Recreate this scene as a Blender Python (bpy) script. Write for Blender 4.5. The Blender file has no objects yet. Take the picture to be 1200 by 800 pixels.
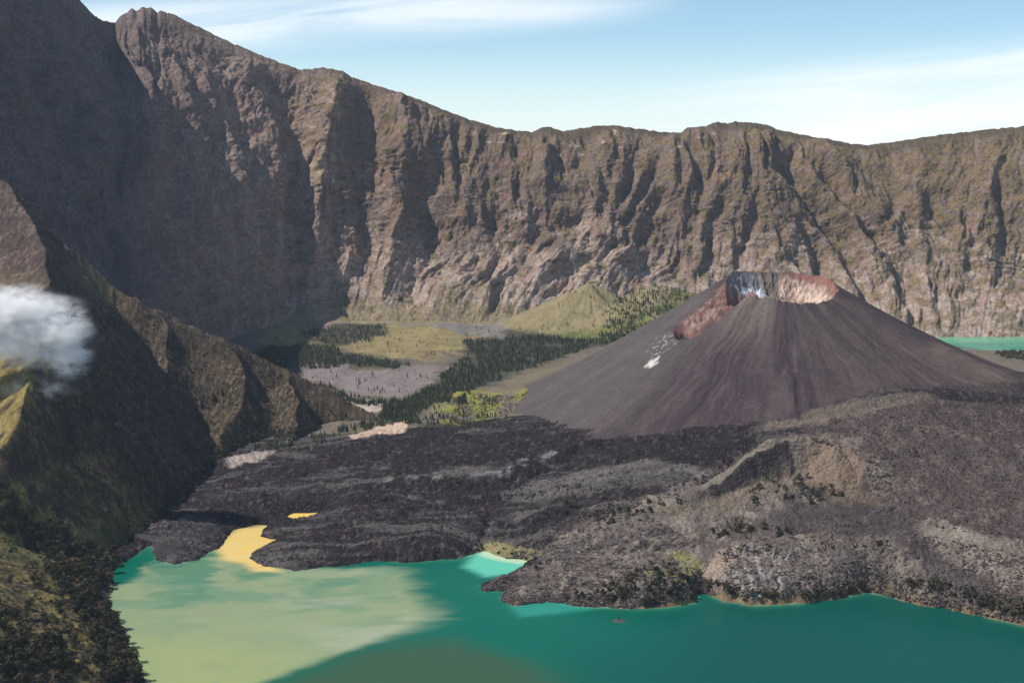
import bpy, math, random
import numpy as np
R = math.radians
C = bpy.context.scene.collection
sc = bpy.context.scene
rng = np.random.default_rng(7)
random.seed(7)

# ------------------------------------------------------------------ camera, world, sun, exposure
CAMZ = 640.0
F = 1667.0
PITCH = R(7.75)
cd = bpy.data.cameras.new('camera'); cam = bpy.data.objects.new('camera', cd); C.objects.link(cam)
cd.sensor_width = 36.0; cd.lens = 36.0 * F / 1200.0
cd.clip_start = 1.0; cd.clip_end = 40000.0
cam.location = (0, 0, CAMZ); cam.rotation_euler = (R(90) - PITCH, 0, 0)
sc.camera = cam

SUN_EL = R(52.0)
SUN_AZ = (-0.985, -0.174)                      # horizontal direction towards the sun
SUN = np.array([SUN_AZ[0]*math.cos(SUN_EL), SUN_AZ[1]*math.cos(SUN_EL), math.sin(SUN_EL)])
sd = bpy.data.lights.new('sun', 'SUN'); so = bpy.data.objects.new('sun', sd); C.objects.link(so)
sd.energy = 4.6; sd.angle = R(0.5); sd.color = (1.0, 0.94, 0.86)
so.rotation_euler = (math.pi/2 - SUN_EL, 0, math.atan2(SUN_AZ[0], -SUN_AZ[1]))

def nodes_of(m):
    m.use_nodes = True
    t = m.node_tree; t.nodes.clear()
    return t, t.nodes, t.links
def build_world():
    w = bpy.data.worlds.new('World'); sc.world = w
    t, N, L = nodes_of(w)
    out = N.new('ShaderNodeOutputWorld'); bg = N.new('ShaderNodeBackground')
    sky = N.new('ShaderNodeTexSky'); sky.sky_type = 'NISHITA'; sky.sun_disc = False
    sky.sun_elevation = SUN_EL; sky.sun_rotation = math.atan2(SUN_AZ[0], SUN_AZ[1])
    sky.altitude = 1200; sky.air_density = 0.8; sky.dust_density = 0.6; sky.ozone_density = 1.4
    tc = N.new('ShaderNodeTexCoord')
    sep = N.new('ShaderNodeSeparateXYZ'); L.new(tc.outputs['Generated'], sep.inputs[0])
    def math_(op, a, b=None, clamp=False):
        n = N.new('ShaderNodeMath'); n.operation = op; n.use_clamp = clamp
        for i, v in enumerate((a, b)):
            if v is None: continue
            if isinstance(v, (int, float)): n.inputs[i].default_value = v
            else: L.new(v, n.inputs[i])
        return n.outputs[0]
    def ramp(v, a, b):
        n = N.new('ShaderNodeMapRange'); n.interpolation_type = 'SMOOTHSTEP'
        L.new(v, n.inputs['Value']); n.inputs['From Min'].default_value = a; n.inputs['From Max'].default_value = b
        return n.outputs['Result']
    az = math_('ARCTAN2', sep.outputs['X'], sep.outputs['Y'])
    el = sep.outputs['Z']
    comb = N.new('ShaderNodeCombineXYZ')
    L.new(math_('MULTIPLY', az, 4.0), comb.inputs[0]); 
    L.new(math_('SUBTRACT', math_('MULTIPLY', el, 42.0), math_('MULTIPLY', az, 4.5)), comb.inputs[1])
    n1 = N.new('ShaderNodeTexNoise'); n1.inputs['Scale'].default_value = 0.8; n1.inputs['Detail'].default_value = 7; n1.inputs['Roughness'].default_value = 0.6
    n1.inputs['Distortion'].default_value = 0.6
    L.new(comb.outputs[0], n1.inputs['Vector'])
    # a long pale band above the left wall, a veil above the right rim
    bandc = math_('ADD', math_('MULTIPLY', az, 0.075), 0.0975)
    d = math_('ABSOLUTE', math_('SUBTRACT', el, bandc))
    b1 = math_('MULTIPLY', ramp(d, 0.026, 0.004), ramp(az, 0.14, 0.02))
    v1 = math_('SUBTRACT', el, math_('ADD', math_('MULTIPLY', az, 0.13), 0.015))
    b2 = math_('MULTIPLY', ramp(v1, 0.022, 0.0), ramp(az, 0.05, 0.24))
    m = math_('ADD', math_('MULTIPLY', b1, 1.05), math_('MULTIPLY', b2, 0.8))
    m = math_('MULTIPLY', m, ramp(n1.outputs['Fac'], 0.25, 0.62))
    high = ramp(n1.outputs['Fac'], 0.5, 0.8)
    m = math_('ADD', m, math_('MULTIPLY', high, math_('MULTIPLY', ramp(el, 0.12, 0.3), 0.5)))
    m = math_('ADD', m, math_('MULTIPLY', ramp(el, 0.085, 0.0), 0.7))
    m = math_('MULTIPLY', m, 0.74, True)
    mix = N.new('ShaderNodeMix'); mix.data_type = 'RGBA'
    L.new(m, mix.inputs['Factor'])
    tint = N.new('ShaderNodeMix'); tint.data_type = 'RGBA'; tint.blend_type = 'MULTIPLY'; tint.inputs['Factor'].default_value = 1.0
    L.new(sky.outputs[0], tint.inputs['A']); tint.inputs['B'].default_value = SKY_TINT
    L.new(tint.outputs['Result'], mix.inputs['A']); mix.inputs['B'].default_value = (8.6, 8.9, 9.0, 1)
    L.new(mix.outputs['Result'], bg.inputs['Color']); bg.inputs['Strength'].default_value = 0.10
    L.new(bg.outputs[0], out.inputs[0])
SKY_TINT = (0.98, 1.12, 1.10, 1)
build_world()
sc.view_settings.view_transform = 'Standard'
sc.view_settings.look = 'None'
sc.view_settings.exposure = 0.35
sc.view_settings.gamma = 1.0
sc.cycles.max_bounces = 14; sc.cycles.diffuse_bounces = 2; sc.cycles.glossy_bounces = 2
sc.cycles.volume_bounces = 14; sc.cycles.transparent_max_bounces = 6
sc.cycles.use_denoising = True
sc.cycles.volume_step_rate = 0.35

# ------------------------------------------------------------------ pixel -> place on the ground
cp, sp = math.cos(PITCH), math.sin(PITCH)
def ray(px, py):
    cx = (np.asarray(px, float) - 600) / F; cy = (400 - np.asarray(py, float)) / F
    return cx, cp + cy*sp, -sp + cy*cp
def PZ(px, py, z):
    dx, dy, dz = ray(px, py); t = (z - CAMZ) / dz
    return np.array([dx*t, dy*t, z + 0*dx*t])
def PY(px, py, Y):
    dx, dy, dz = ray(px, py); t = Y / dy
    return np.array([dx*t, Y + 0*dx*t, CAMZ + dz*t])
def pix(x, y, z):
    f = y*cp - (z-CAMZ)*sp; u = y*sp + (z-CAMZ)*cp
    return 600 + F*x/f, 400 - F*u/f

# ------------------------------------------------------------------ noise
TS = 256
_a = rng.random((TS, TS)) * 2*math.pi
GX = np.cos(_a).astype(np.float32); GY = np.sin(_a).astype(np.float32)
def gn(x, y, seed=0):
    x = np.asarray(x, np.float64) + seed*17.37; y = np.asarray(y, np.float64) + seed*31.71
    xi = np.floor(x); yi = np.floor(y)
    fx = (x - xi).astype(np.float32); fy = (y - yi).astype(np.float32)
    xi = xi.astype(np.int32) & 255; yi = yi.astype(np.int32) & 255
    x1 = (xi+1) & 255; y1 = (yi+1) & 255
    u = fx*fx*fx*(fx*(fx*6-15)+10); v = fy*fy*fy*(fy*(fy*6-15)+10)
    a = GX[xi,yi]*fx + GY[xi,yi]*fy
    b = GX[x1,yi]*(fx-1) + GY[x1,yi]*fy
    c = GX[xi,y1]*fx + GY[xi,y1]*(fy-1)
    d = GX[x1,y1]*(fx-1) + GY[x1,y1]*(fy-1)
    return ((a+(b-a)*u)*(1-v) + (c+(d-c)*u)*v) * 1.5
def fbm(x, y, o=4, seed=0, g=0.5, lac=2.03):
    s = 0; a = 1.0; tot = 0
    for i in range(o):
        s = s + a*gn(x, y, seed+i*3); tot += a
        x = np.asarray(x)*lac; y = np.asarray(y)*lac; a *= g
    return s / tot
def ridge(x, y, o=4, seed=0, g=0.5):
    s = 0; a = 1.0; tot = 0
    for i in range(o):
        s = s + a*(1 - 2.2*np.abs(gn(x, y, seed+i*3))); tot += a
        x = np.asarray(x)*2.07; y = np.asarray(y)*2.07; a *= g
    return s / tot
def sst(a, b, x):
    t = np.clip((x-a)/(b-a), 0, 1); return t*t*(3-2*t)
def lerp(a, b, t): return a + (b-a)*t
def mixc(col, new, m):
    m = np.clip(m, 0, 1)[..., None]
    return col*(1-m) + np.asarray(new, np.float32)*m
def interp_tab(x, tab, k):
    tab = sorted(tab); xs = [r[0] for r in tab]
    return np.interp(x, xs, [r[k] for r in tab])

# distance helpers
def seg_dist(x, y, poly, closed=False):
    """distance to a polyline, index-parameter of the nearest point, signed side (+ = left of travel)"""
    best = np.full(x.shape, 1e18); par = np.zeros(x.shape); side = np.zeros(x.shape)
    n = len(poly); m = n if closed else n-1
    for i in range(m):
        ax, ay = poly[i][0], poly[i][1]; bx, by = poly[(i+1) % n][0], poly[(i+1) % n][1]
        ex, ey = bx-ax, by-ay; L2 = ex*ex+ey*ey+1e-9
        t = np.clip(((x-ax)*ex + (y-ay)*ey)/L2, 0, 1)
        dx = x-(ax+t*ex); dy = y-(ay+t*ey); d = dx*dx+dy*dy
        k = d < best
        best = np.where(k, d, best); par = np.where(k, i+t, par)
        side = np.where(k, ex*dy-ey*dx, side)
    return np.sqrt(best), par, np.sign(side)
def inside(x, y, poly):
    r = np.zeros(x.shape, bool); n = len(poly)
    for i in range(n):
        ax, ay = poly[i][0], poly[i][1]; bx, by = poly[(i+1) % n][0], poly[(i+1) % n][1]
        if ay == by: continue
        k = ((ay > y) != (by > y)) & (x < (bx-ax)*(y-ay)/(by-ay)+ax)
        r ^= k
    return r
def sdf(x, y, poly):
    """negative inside"""
    d, _, _ = seg_dist(x, y, poly, True)
    return np.where(inside(x, y, poly), -d, d)

# ------------------------------------------------------------------ materials
def mat(name, rough=0.95, scale=0.25, amp=0.25, bump=0.5, bdist=1.0, scale2=0.03, amp2=0.15, spec=0.15, voro=0.0):
    m = bpy.data.materials.new(name); t, N, L = nodes_of(m)
    out = N.new('ShaderNodeOutputMaterial'); p = N.new('ShaderNodeBsdfPrincipled')
    p.inputs['Roughness'].default_value = rough; p.inputs['Specular IOR Level'].default_value = spec
    at = N.new('ShaderNodeAttribute'); at.attribute_name = 'tone'
    g = N.new('ShaderNodeNewGeometry')
    n1 = N.new('ShaderNodeTexNoise'); n1.inputs['Scale'].default_value = scale; n1.inputs['Detail'].default_value = 6; n1.inputs['Roughness'].default_value = 0.65
    n2 = N.new('ShaderNodeTexNoise'); n2.inputs['Scale'].default_value = scale2; n2.inputs['Detail'].default_value = 5
    L.new(g.outputs['Position'], n1.inputs['Vector']); L.new(g.outputs['Position'], n2.inputs['Vector'])
    def mr(v, lo, hi):
        r = N.new('ShaderNodeMapRange'); r.inputs['From Min'].default_value = 0.3; r.inputs['From Max'].default_value = 0.7
        r.inputs['To Min'].default_value = lo; r.inputs['To Max'].default_value = hi; L.new(v, r.inputs['Value']); return r.outputs[0]
    mul = N.new('ShaderNodeMath'); mul.operation = 'MULTIPLY'
    L.new(mr(n1.outputs['Fac'], 1-amp, 1+amp), mul.inputs[0]); L.new(mr(n2.outputs['Fac'], 1-amp2, 1+amp2), mul.inputs[1])
    vm = N.new('ShaderNodeVectorMath'); vm.operation = 'SCALE'
    L.new(at.outputs['Color'], vm.inputs[0]); L.new(mul.outputs[0], vm.inputs['Scale'])
    L.new(vm.outputs[0], p.inputs['Base Color'])
    if bump > 0:
        b = N.new('ShaderNodeBump'); b.inputs['Strength'].default_value = bump; b.inputs['Distance'].default_value = bdist
        h = n1.outputs['Fac']
        if voro > 0:
            vo = N.new('ShaderNodeTexVoronoi'); vo.inputs['Scale'].default_value = voro; vo.feature = 'F1'
            L.new(g.outputs['Position'], vo.inputs['Vector'])
            ad = N.new('ShaderNodeMath'); ad.operation = 'SUBTRACT'; L.new(h, ad.inputs[0]); L.new(vo.outputs['Distance'], ad.inputs[1]); h = ad.outputs[0]
        L.new(h, b.inputs['Height']); L.new(b.outputs[0], p.inputs['Normal'])
    L.new(p.outputs[0], out.inputs[0])
    return m
def flat_mat(name, col, rough=0.9, scale=0.6, amp=0.35, trans=0.0):
    m = bpy.data.materials.new(name); t, N, L = nodes_of(m)
    out = N.new('ShaderNodeOutputMaterial'); p = N.new('ShaderNodeBsdfPrincipled')
    p.inputs['Roughness'].default_value = rough; p.inputs['Specular IOR Level'].default_value = 0.15
    g = N.new('ShaderNodeNewGeometry'); oi = N.new('ShaderNodeObjectInfo')
    n1 = N.new('ShaderNodeTexNoise'); n1.inputs['Scale'].default_value = scale; n1.inputs['Detail'].default_value = 3
    L.new(g.outputs['Position'], n1.inputs['Vector'])
    ad = N.new('ShaderNodeMath'); ad.operation = 'MULTIPLY_ADD'; L.new(n1.outputs['Fac'], ad.inputs[0]); ad.inputs[1].default_value = 2*amp; ad.inputs[2].default_value = 1-amp
    ob = N.new('ShaderNodeMath'); ob.operation = 'MULTIPLY_ADD'; L.new(oi.outputs['Random'], ob.inputs[0]); ob.inputs[1].default_value = 0.5; ob.inputs[2].default_value = 0.75
    mu = N.new('ShaderNodeMath'); mu.operation = 'MULTIPLY'; L.new(ad.outputs[0], mu.inputs[0]); L.new(ob.outputs[0], mu.inputs[1])
    vm = N.new('ShaderNodeVectorMath'); vm.operation = 'SCALE'; vm.inputs[0].default_value = col; L.new(mu.outputs[0], vm.inputs['Scale'])
    L.new(vm.outputs[0], p.inputs['Base Color'])
    L.new(p.outputs[0], out.inputs[0])
    return m

# ------------------------------------------------------------------ mesh builders
def new_mesh(name, V, faces, m, col=None, parent=None, smooth=True):
    me = bpy.data.meshes.new(name)
    V = np.asarray(V, np.float32); faces = np.asarray(faces, np.int32); k = faces.shape[1]
    me.vertices.add(len(V)); me.vertices.foreach_set('co', V.ravel())
    me.loops.add(faces.size); me.loops.foreach_set('vertex_index', faces.ravel())
    me.polygons.add(len(faces)); me.polygons.foreach_set('loop_start', np.arange(0, faces.size, k, dtype=np.int32))
    me.polygons.foreach_set('use_smooth', np.full(len(faces), smooth))
    me.update(calc_edges=True)
    if col is not None:
        a = me.color_attributes.new('tone', 'FLOAT_COLOR', 'POINT')
        cc = np.ones((len(V), 4), np.float32); cc[:, :3] = col; a.data.foreach_set('color', cc.ravel())
    for mm in (m if isinstance(m, (list, tuple)) else [m]): me.materials.append(mm)
    o = bpy.data.objects.new(name, me); C.objects.link(o)
    if parent is not None: o.parent = parent
    return o
def grid_faces(nr, nc, wrap=False):
    i = np.arange(nr-1)[:, None]; j = np.arange(nc if wrap else nc-1)[None, :]
    j1 = (j+1) % nc
    f = np.stack([i*nc+j, i*nc+j1, (i+1)*nc+j1, (i+1)*nc+j], -1)
    return f.reshape(-1, 4)
def compact(V, faces, col):
    used = np.unique(faces); idx = np.full(len(V), -1, np.int64); idx[used] = np.arange(len(used))
    return V[used], idx[faces], col[used]
def grid_obj(name, X, Y, Z, col, m, keep=None, wrap=False):
    nr, nc = X.shape
    V = np.stack([X, Y, Z], -1).reshape(-1, 3); f = grid_faces(nr, nc, wrap); c = col.reshape(-1, 3)
    if keep is not None:
        kk = keep.reshape(-1); f = f[kk[f].any(1)]; V, f, c = compact(V, f, c)
    return new_mesh(name, V, f, m, c)
def structure(o): o['kind'] = 'structure'; return o

# ================================================================== THE GROUND BETWEEN LAKE AND WALLS
base_pts = [  # photo column, photo row, metres above the lake
 (150,655,2),(190,640,6),(230,640,10),(262,610,8),(300,590,16),(262,570,14),(330,575,22),(400,590,24),(340,604,0.5),(365,603,2),
 (350,640,10),(420,640,12),(500,630,20),(560,630,14),(320,625,5),(270,650,2),(590,645,6),(640,640,20),(700,640,30),(620,680,8),(700,690,14),
 (780,680,22),(850,670,30),(950,670,34),(1050,670,40),(1150,690,32),(1230,710,30),(1100,650,52),(1200,650,62),(1000,630,52),(900,620,52),
 (800,620,52),(740,600,56),(650,590,48),(560,590,36),(480,590,28),(450,550,38),(380,540,30),(300,545,22),(262,540,16),(520,540,50),(600,540,62),
 (680,540,74),(760,540,92),(840,540,104),(640,508,72),(560,508,58),(480,512,46),(430,506,38),(520,490,50),(470,485,40),(480,460,40),(440,430,42),(420,470,36),
 (540,460,48),(560,430,48),(620,420,52),(500,420,46),(520,395,50),(430,400,46),(370,400,50),(330,400,52),(380,372,60),(350,355,80),(330,420,46),(330,440,40),
 (600,382,50),(680,385,50),(760,370,52),(600,480,62),(640,460,70),(680,430,66),(740,400,60),(800,380,56),
 (900,514,124),(930,498,132),(1000,484,154),(1100,466,174),(1200,455,160),(1300,452,150),(1000,508,136),(1100,500,142),(1200,490,136),(1300,485,130),(950,580,72),(1050,580,84),(1150,580,88),(1250,580,88),(1000,545,104),(1150,540,112),
 (1110,420,30),(1130,406,-8),(1200,414,-5),(1300,420,-5),(1060,400,5),(950,385,15),
]
B = np.array([PZ(a, b, c) for a, b, c in base_pts])
def rbf_fit(P, z, eps=60.0):
    d = np.hypot(P[:, None, 0]-P[None, :, 0], P[:, None, 1]-P[None, :, 1])
    A = np.sqrt(d*d+eps*eps); n = len(P)
    M = np.zeros((n+3, n+3)); M[:n, :n] = A - 0.0; M[:n, :n] -= np.eye(n)*8.0
    Q = np.c_[np.ones(n), P[:, 0]/1000, P[:, 1]/1000]; M[:n, n:] = Q; M[n:, :n] = Q.T
    return np.linalg.solve(M, np.r_[z, 0, 0, 0])
W = rbf_fit(B[:, :2], B[:, 2])
def base(x, y):
    x = np.asarray(x, float); y = np.asarray(y, float)
    s = W[-3] + W[-2]*x/1000 + W[-1]*y/1000
    for i in range(len(B)):
        s = s + W[i]*np.sqrt((x-B[i,0])**2+(y-B[i,1])**2+3600.0)
    return s
def G(px, py):
    """where the photo's point lies on the base ground"""
    z = 50.0
    for _ in range(25):
        p = PZ(px, py, z); z = 0.5*z + 0.5*float(base(p[0], p[1]))
    return PZ(px, py, z)
def GP(pts): return [tuple(G(*p)[:2]) for p in pts]
def ZP(pts, z=0.0): return [tuple(PZ(p[0], p[1], z)[:2]) for p in pts]

# shoreline of the near lake (z = 0), then the far lake
shore = ZP([(-60,1200),(150,1200),(168,800),(160,770),(146,745),(128,705),(134,668),(150,655),(168,644),(182,638),(178,647),(184,657),(206,662),(232,654),(256,642),
 (262,634),(276,621),(296,614),(312,615),(306,627),(327,633),(298,645),(293,653),(312,664),(345,668),(390,664),(440,657),(475,659),(530,655),(552,650),
 (566,645),(590,652),(622,658),(600,672),(562,684),(568,692),(592,693),(590,704),(606,711),(640,704),(690,711),(740,713),(778,711),(812,706),(816,696),(826,694),(850,704),(882,709),
 (940,706),(985,700),(1015,693),(1045,699),(1085,710),(1130,717),(1165,724),(1205,733),(1260,742),(1500,760),(1500,1200)])
pond = ZP([(336,605),(343,601),(360,601),(379,600),(378,603),(362,606),(345,608)])
farlake = ZP([(1060,399),(1090,397),(1100,404),(1125,406),(1150,410),(1200,412),(1400,420),(1700,430),(1700,380),(1060,380)])

# valley features in the photo's place
apex = PY(690, 331, 4560)                       # grassy fan hill against the wall
FANS = [tuple(PY(a, b, c)) for a, b, c in [(362,352,4850),(392,368,4880),(440,362,4910),(500,368,4910),(560,366,4870),(615,366,4840)]]
wood = PY(775, 335, 4500)                       # wooded slope beside it
mound_c = G(940, 556)
flow_dir = np.array([G(430, 585)[0]-G(850, 530)[0], G(430, 585)[1]-G(850, 530)[1]]); flow_dir /= np.linalg.norm(flow_dir)
tex_edge = GP([(560,506),(600,514),(660,516),(720,512),(800,510),(880,506),(893,516),(905,523)])
ridges_l = [  # pressure ridges and levees of the flow: photo polyline, height, half width
 ([(880,512),(893,520),(860,548),(838,566),(800,575)], -9, 9),
 ([(440,572),(500,570),(560,566),(620,556),(648,546),(672,530),(720,520)], 7, 9),
 ([(450,580),(540,575),(610,565),(650,552),(700,545),(760,540)], -7, 8),
 ([(420,618),(500,600),(580,588),(650,580),(700,574),(760,560)], 6, 10),
 ([(300,600),(360,588),(430,590),(480,585)], 6, 12),
 ([(640,640),(680,610),(720,600),(770,600)], 7, 9),
 ([(560,640),(575,610),(565,596)], -7, 8),
 ([(800,630),(880,634),(960,640),(1040,660),(1100,675)], 5, 12),
 ([(820,668),(850,652),(900,650),(960,655)], 9, 12),
 ([(1070,625),(1110,650),(1160,680),(1210,705)], -8, 12),
 ([(1072,612),(1120,632),(1210,660)], 9, 14),
 ([(690,655),(760,640),(800,652)], 5, 9),
]
ridges_l = [(GP(a), h, w) for a, h, w in ridges_l]

MC = [(806,590,4),(832,582,12),(856,572,24),(880,562,35),(908,553,44),(940,548,49),(970,548,48),(994,553,40),(1010,562,27),(1018,576,10)]
MCW = [tuple(G(a, b)[:2])+(h,) for a, b, h in MC]
def mound(x, y):
    """low crater: an arc of rim, smooth outside, a scarp inside, a pale heap in the right of the hollow"""
    wx = x + 5*fbm(x/30, y/30, 3, 66); wy = y + 5*fbm(x/30, y/30, 3, 67)
    d, par, side = seg_dist(wx, wy, MCW)
    h = np.interp(par, np.arange(len(MCW)), [p[2] for p in MCW])
    h = h*(1+0.10*gn(par*3, 0.5, 6))
    endd = sst(70, 0, d)
    out = h*np.exp(-d/38.0)
    inn = h*np.clip(1-d/(10+0.35*h), 0, 1)**0.8
    insd = side < 0
    z = np.where(insd, inn, out)
    q = MQ
    dd = np.hypot(x-q[0], (y-q[1])*0.75)
    an = np.arctan2(x-q[0], y-q[1])
    dd = dd*(1+0.10*ridge(an*3, dd/90, 2, 8))
    z = np.maximum(z, 42*np.clip(1-dd/62, 0, 1)**1.1)
    floor_ = sst(0, 25, d)*insd
    return z, d, side, h, dd
MQ = tuple(G(978, 556)[:2])
def d0(x, q): return 0.2 + 0*x

def ground(x, y, detail=True):
    """height of the land between the walls"""
    x = np.asarray(x, float); y = np.asarray(y, float)
    b = base(x, y)
    wx = x + 10*fbm(x/42, y/42, 4, 21, 0.6); wy = y + 15*fbm(x/42, y/42, 4, 22, 0.6)
    ds = sdf(wx, wy, shore)
    dp = sdf(x, y, pond)
    df = sdf(x, y, farlake)
    d = np.minimum(np.minimum(ds, dp), df)
    valley = sst(2900, 3120, y - 0.10*(x+0) + 0*x)     # 0 on the lava, 1 in the valley
    lava = 1 - valley
    a = x*flow_dir[0]+y*flow_dir[1]; c = -x*flow_dir[1]+y*flow_dir[0]
    aw = a + 60*fbm(x/160, y/160, 2, 3); cw = c + 45*fbm(x/170, y/170, 2, 4)
    z = np.maximum(b, 1.5)
    # flow ridges
    leftish = sst(1150, 500, x+0.0*y)
    fr = ridge(aw/300, cw/46, 4, 11, 0.55)
    z = z + lava*leftish*7.0*fr
    lump = fbm(x/38, y/38, 4, 31, 0.6)
    z = z + lava*(6.5*lump + 5*ridge(x/85, y/60, 3, 33, 0.5)*(1-0.6*leftish))
    if detail:
        block = ridge(x/15, y/15, 3, 41, 0.6); fine = fbm(x/5.5, y/5.5, 2, 51)
        rough = 0.55 + 0.7*sst(-0.2, 0.35, fbm(x/120, y/120, 3, 61))
        z = z + lava*rough*(1-0.75*sst(60, 20, mound(x, y)[1])*(mound(x, y)[2] >= 0))*(3.2*block + 1.7*fine)
    for poly, h, w in ridges_l:
        xs = [p[0] for p in poly]; ys = [p[1] for p in poly]
        k = (x > min(xs)-70) & (x < max(xs)+70) & (y > min(ys)-70) & (y < max(ys)+70)
        if not k.any(): continue
        dd, par, side = seg_dist(x[k]+6*gn(x[k]/30, y[k]/30, 3), y[k]+6*gn(x[k]/30, y[k]/30, 4), poly)
        fade = sst(0, 0.7, par)*sst(0, 0.7, (len(poly)-1)-par)
        z[k] += 1.5*h*np.exp(-(dd/(1.15*w))**2)*fade
    mz = mound(x, y)[0]
    z = z + mz
    # valley: rounded knolls, gullies and the talus
    z = z + valley*(9*fbm(x/110, y/150, 3, 71) + 2.5*fbm(x/35, y/45, 3, 73) + (0.8*fbm(x/12, y/12, 2, 72) if detail else 0))
    for (px, py, hh, rr) in [(400,385,16,70),(450,405,20,85),(510,400,18,80),(345,395,14,60),(530,385,12,60),(545,470,24,70),(520,488,16,50),(610,462,20,60)]:
        kx, ky = KN[(px, py)]
        z = z + hh*np.exp(-(((x-kx)/rr)**2+((y-ky)/(rr*1.6))**2))
    # fan hill
    ax = x-apex[0]; ay = y-apex[1]; r = np.hypot(ax*0.86, ay) ; th = np.arctan2(ax, -ay)
    fan = apex[2] - 0.64*r + 0.00035*r*r + 6.5*ridge(th*8, r/900, 3, 81)*sst(10, 70, r) - 22*np.exp(-((th-0.75)/0.13)**2)*sst(5, 40, r)*sst(190, 90, r)
    fan = np.where(r < 330, fan, -50)
    ax = x-wood[0]; ay = y-wood[1]; r = np.sqrt((ax*0.75)**2+ay**2+45**2)-30; th = np.arctan2(ax, -ay)
    fan2 = wood[2] - 0.58*r + 0.0003*r*r + 9*ridge(th*4+1, r/700, 3, 83)
    fan2 = np.where(r < 360, fan2, -50)
    k = np.maximum(fan, fan2)
    for (fx, fy, fz) in FANS:
        rr = np.sqrt((x-fx+22*gn(x/70, y/70, 86))**2+(y-fy+22*gn(x/70, y/70, 87))**2+400)
        k = np.maximum(k, np.where(rr < 420, fz - 0.52*rr + 0.00035*rr*rr + 4*ridge(np.arctan2(x-fx, fy-y)*5, rr/300, 2, 85), -50))
    z = np.maximum(z, k)
    # shore: steep blocky front of the flow, shallow beaches elsewhere
    cut = sst(-2, 5, d)
    z = np.where(d > 0, z*(1-np.exp(-d/16.0))*1.0 + np.minimum(d*0.25, 1.5), np.maximum(d*0.35, -14.0))
    return z
KN = {k: tuple(G(*k)[:2]) for k in [(400,385),(450,405),(510,400),(345,395),(530,385),(545,470),(520,488),(610,462)]}

# ================================================================== NEAR HILLSIDES ON THE LEFT
def CR(pts): return [tuple(PY(a, b, Y)) for a, b, Y in pts]
crests = [
 # (points, slope on left of travel, slope on right of travel)
 (CR([(-260,60,3500),(-120,130,3300),(0,211,3200),(80,291,3200),(135,337,3220),(200,373,3220),(280,407,3200),(330,434,3190),(380,456,3170),(412,474,3150),(440,490,3110),(462,503,3060)]), 1.0, 1.12),
 (CR([(0,213,3190),(30,245,3040),(54,296,2760),(57,322,2680),(44,400,2410),(42,440,2340),(24,485,2230),(0,532,2130),(-40,575,2050),(-80,600,1980)]), 1.32, 0.72),
 (CR([(262,400,3195),(292,440,3070),(283,475,2980),(262,505,2880),(250,540,2770)]), 1.5, 0.7),
 (CR([(335,438,3180),(350,470,3060),(348,500,2960),(335,530,2860)]), 1.5, 0.75),
 (CR([(190,372,3215),(200,420,3080),(188,470,2940),(165,520,2800)]), 1.3, 0.8),
]
foot_l = [(-640,1200),(-600,1500)] + ZP([(168,800),(160,770),(146,745),(128,705),(134,668)]) 
def hills(x, y, detail=True):
    x = np.asarray(x, float); y = np.asarray(y, float)
    wx = x + 16*fbm(x/110, y/110, 3, 101); wy = y + 16*fbm(x/110, y/110, 3, 102)
    h = np.full(x.shape, -60.0)
    for poly, sl, sr in crests:
        d, par, side = seg_dist(wx, wy, poly)
        zc = np.interp(par, np.arange(len(poly)), [p[2] for p in poly])
        s = np.where(side > 0, sl, sr)
        t = zc - s*d - 0.0*d
        h = np.maximum(h, t) if poly is crests[0][0] else np.logaddexp(h/15, t/15)*15
    h = h + 4.5*ridge(x/70, y/70, 4, 111, 0.5)*sst(-20, 60, h)
    # low bench above the lake, nearest the camera
    xs = np.interp(y, [p[1] for p in foot_l], [p[0] for p in foot_l])
    dd = xs - x + 9*fbm(x/60, y/60, 3, 121)
    bench = 0.40*dd + 7*fbm(x/90, y/90, 4, 122) + 0.00012*dd*np.abs(dd)
    bench = np.where(dd > 0, bench*sst(0, 30, dd)+1, dd*0.4)
    bench = bench - 160*sst(2150, 2700, y)
    h = np.maximum(h, bench)
    h = h + 12*fbm(x/60, y/60, 4, 141, 0.6)*sst(340, 440, h)
    if detail: h = h + (3.2*fbm(x/38, y/38, 4, 133, 0.6) + 2.6*ridge(x/19, y/19, 3, 131) + 1.3*fbm(x/6, y/6, 2, 132))*sst(-5, 25, h)
    return h

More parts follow.
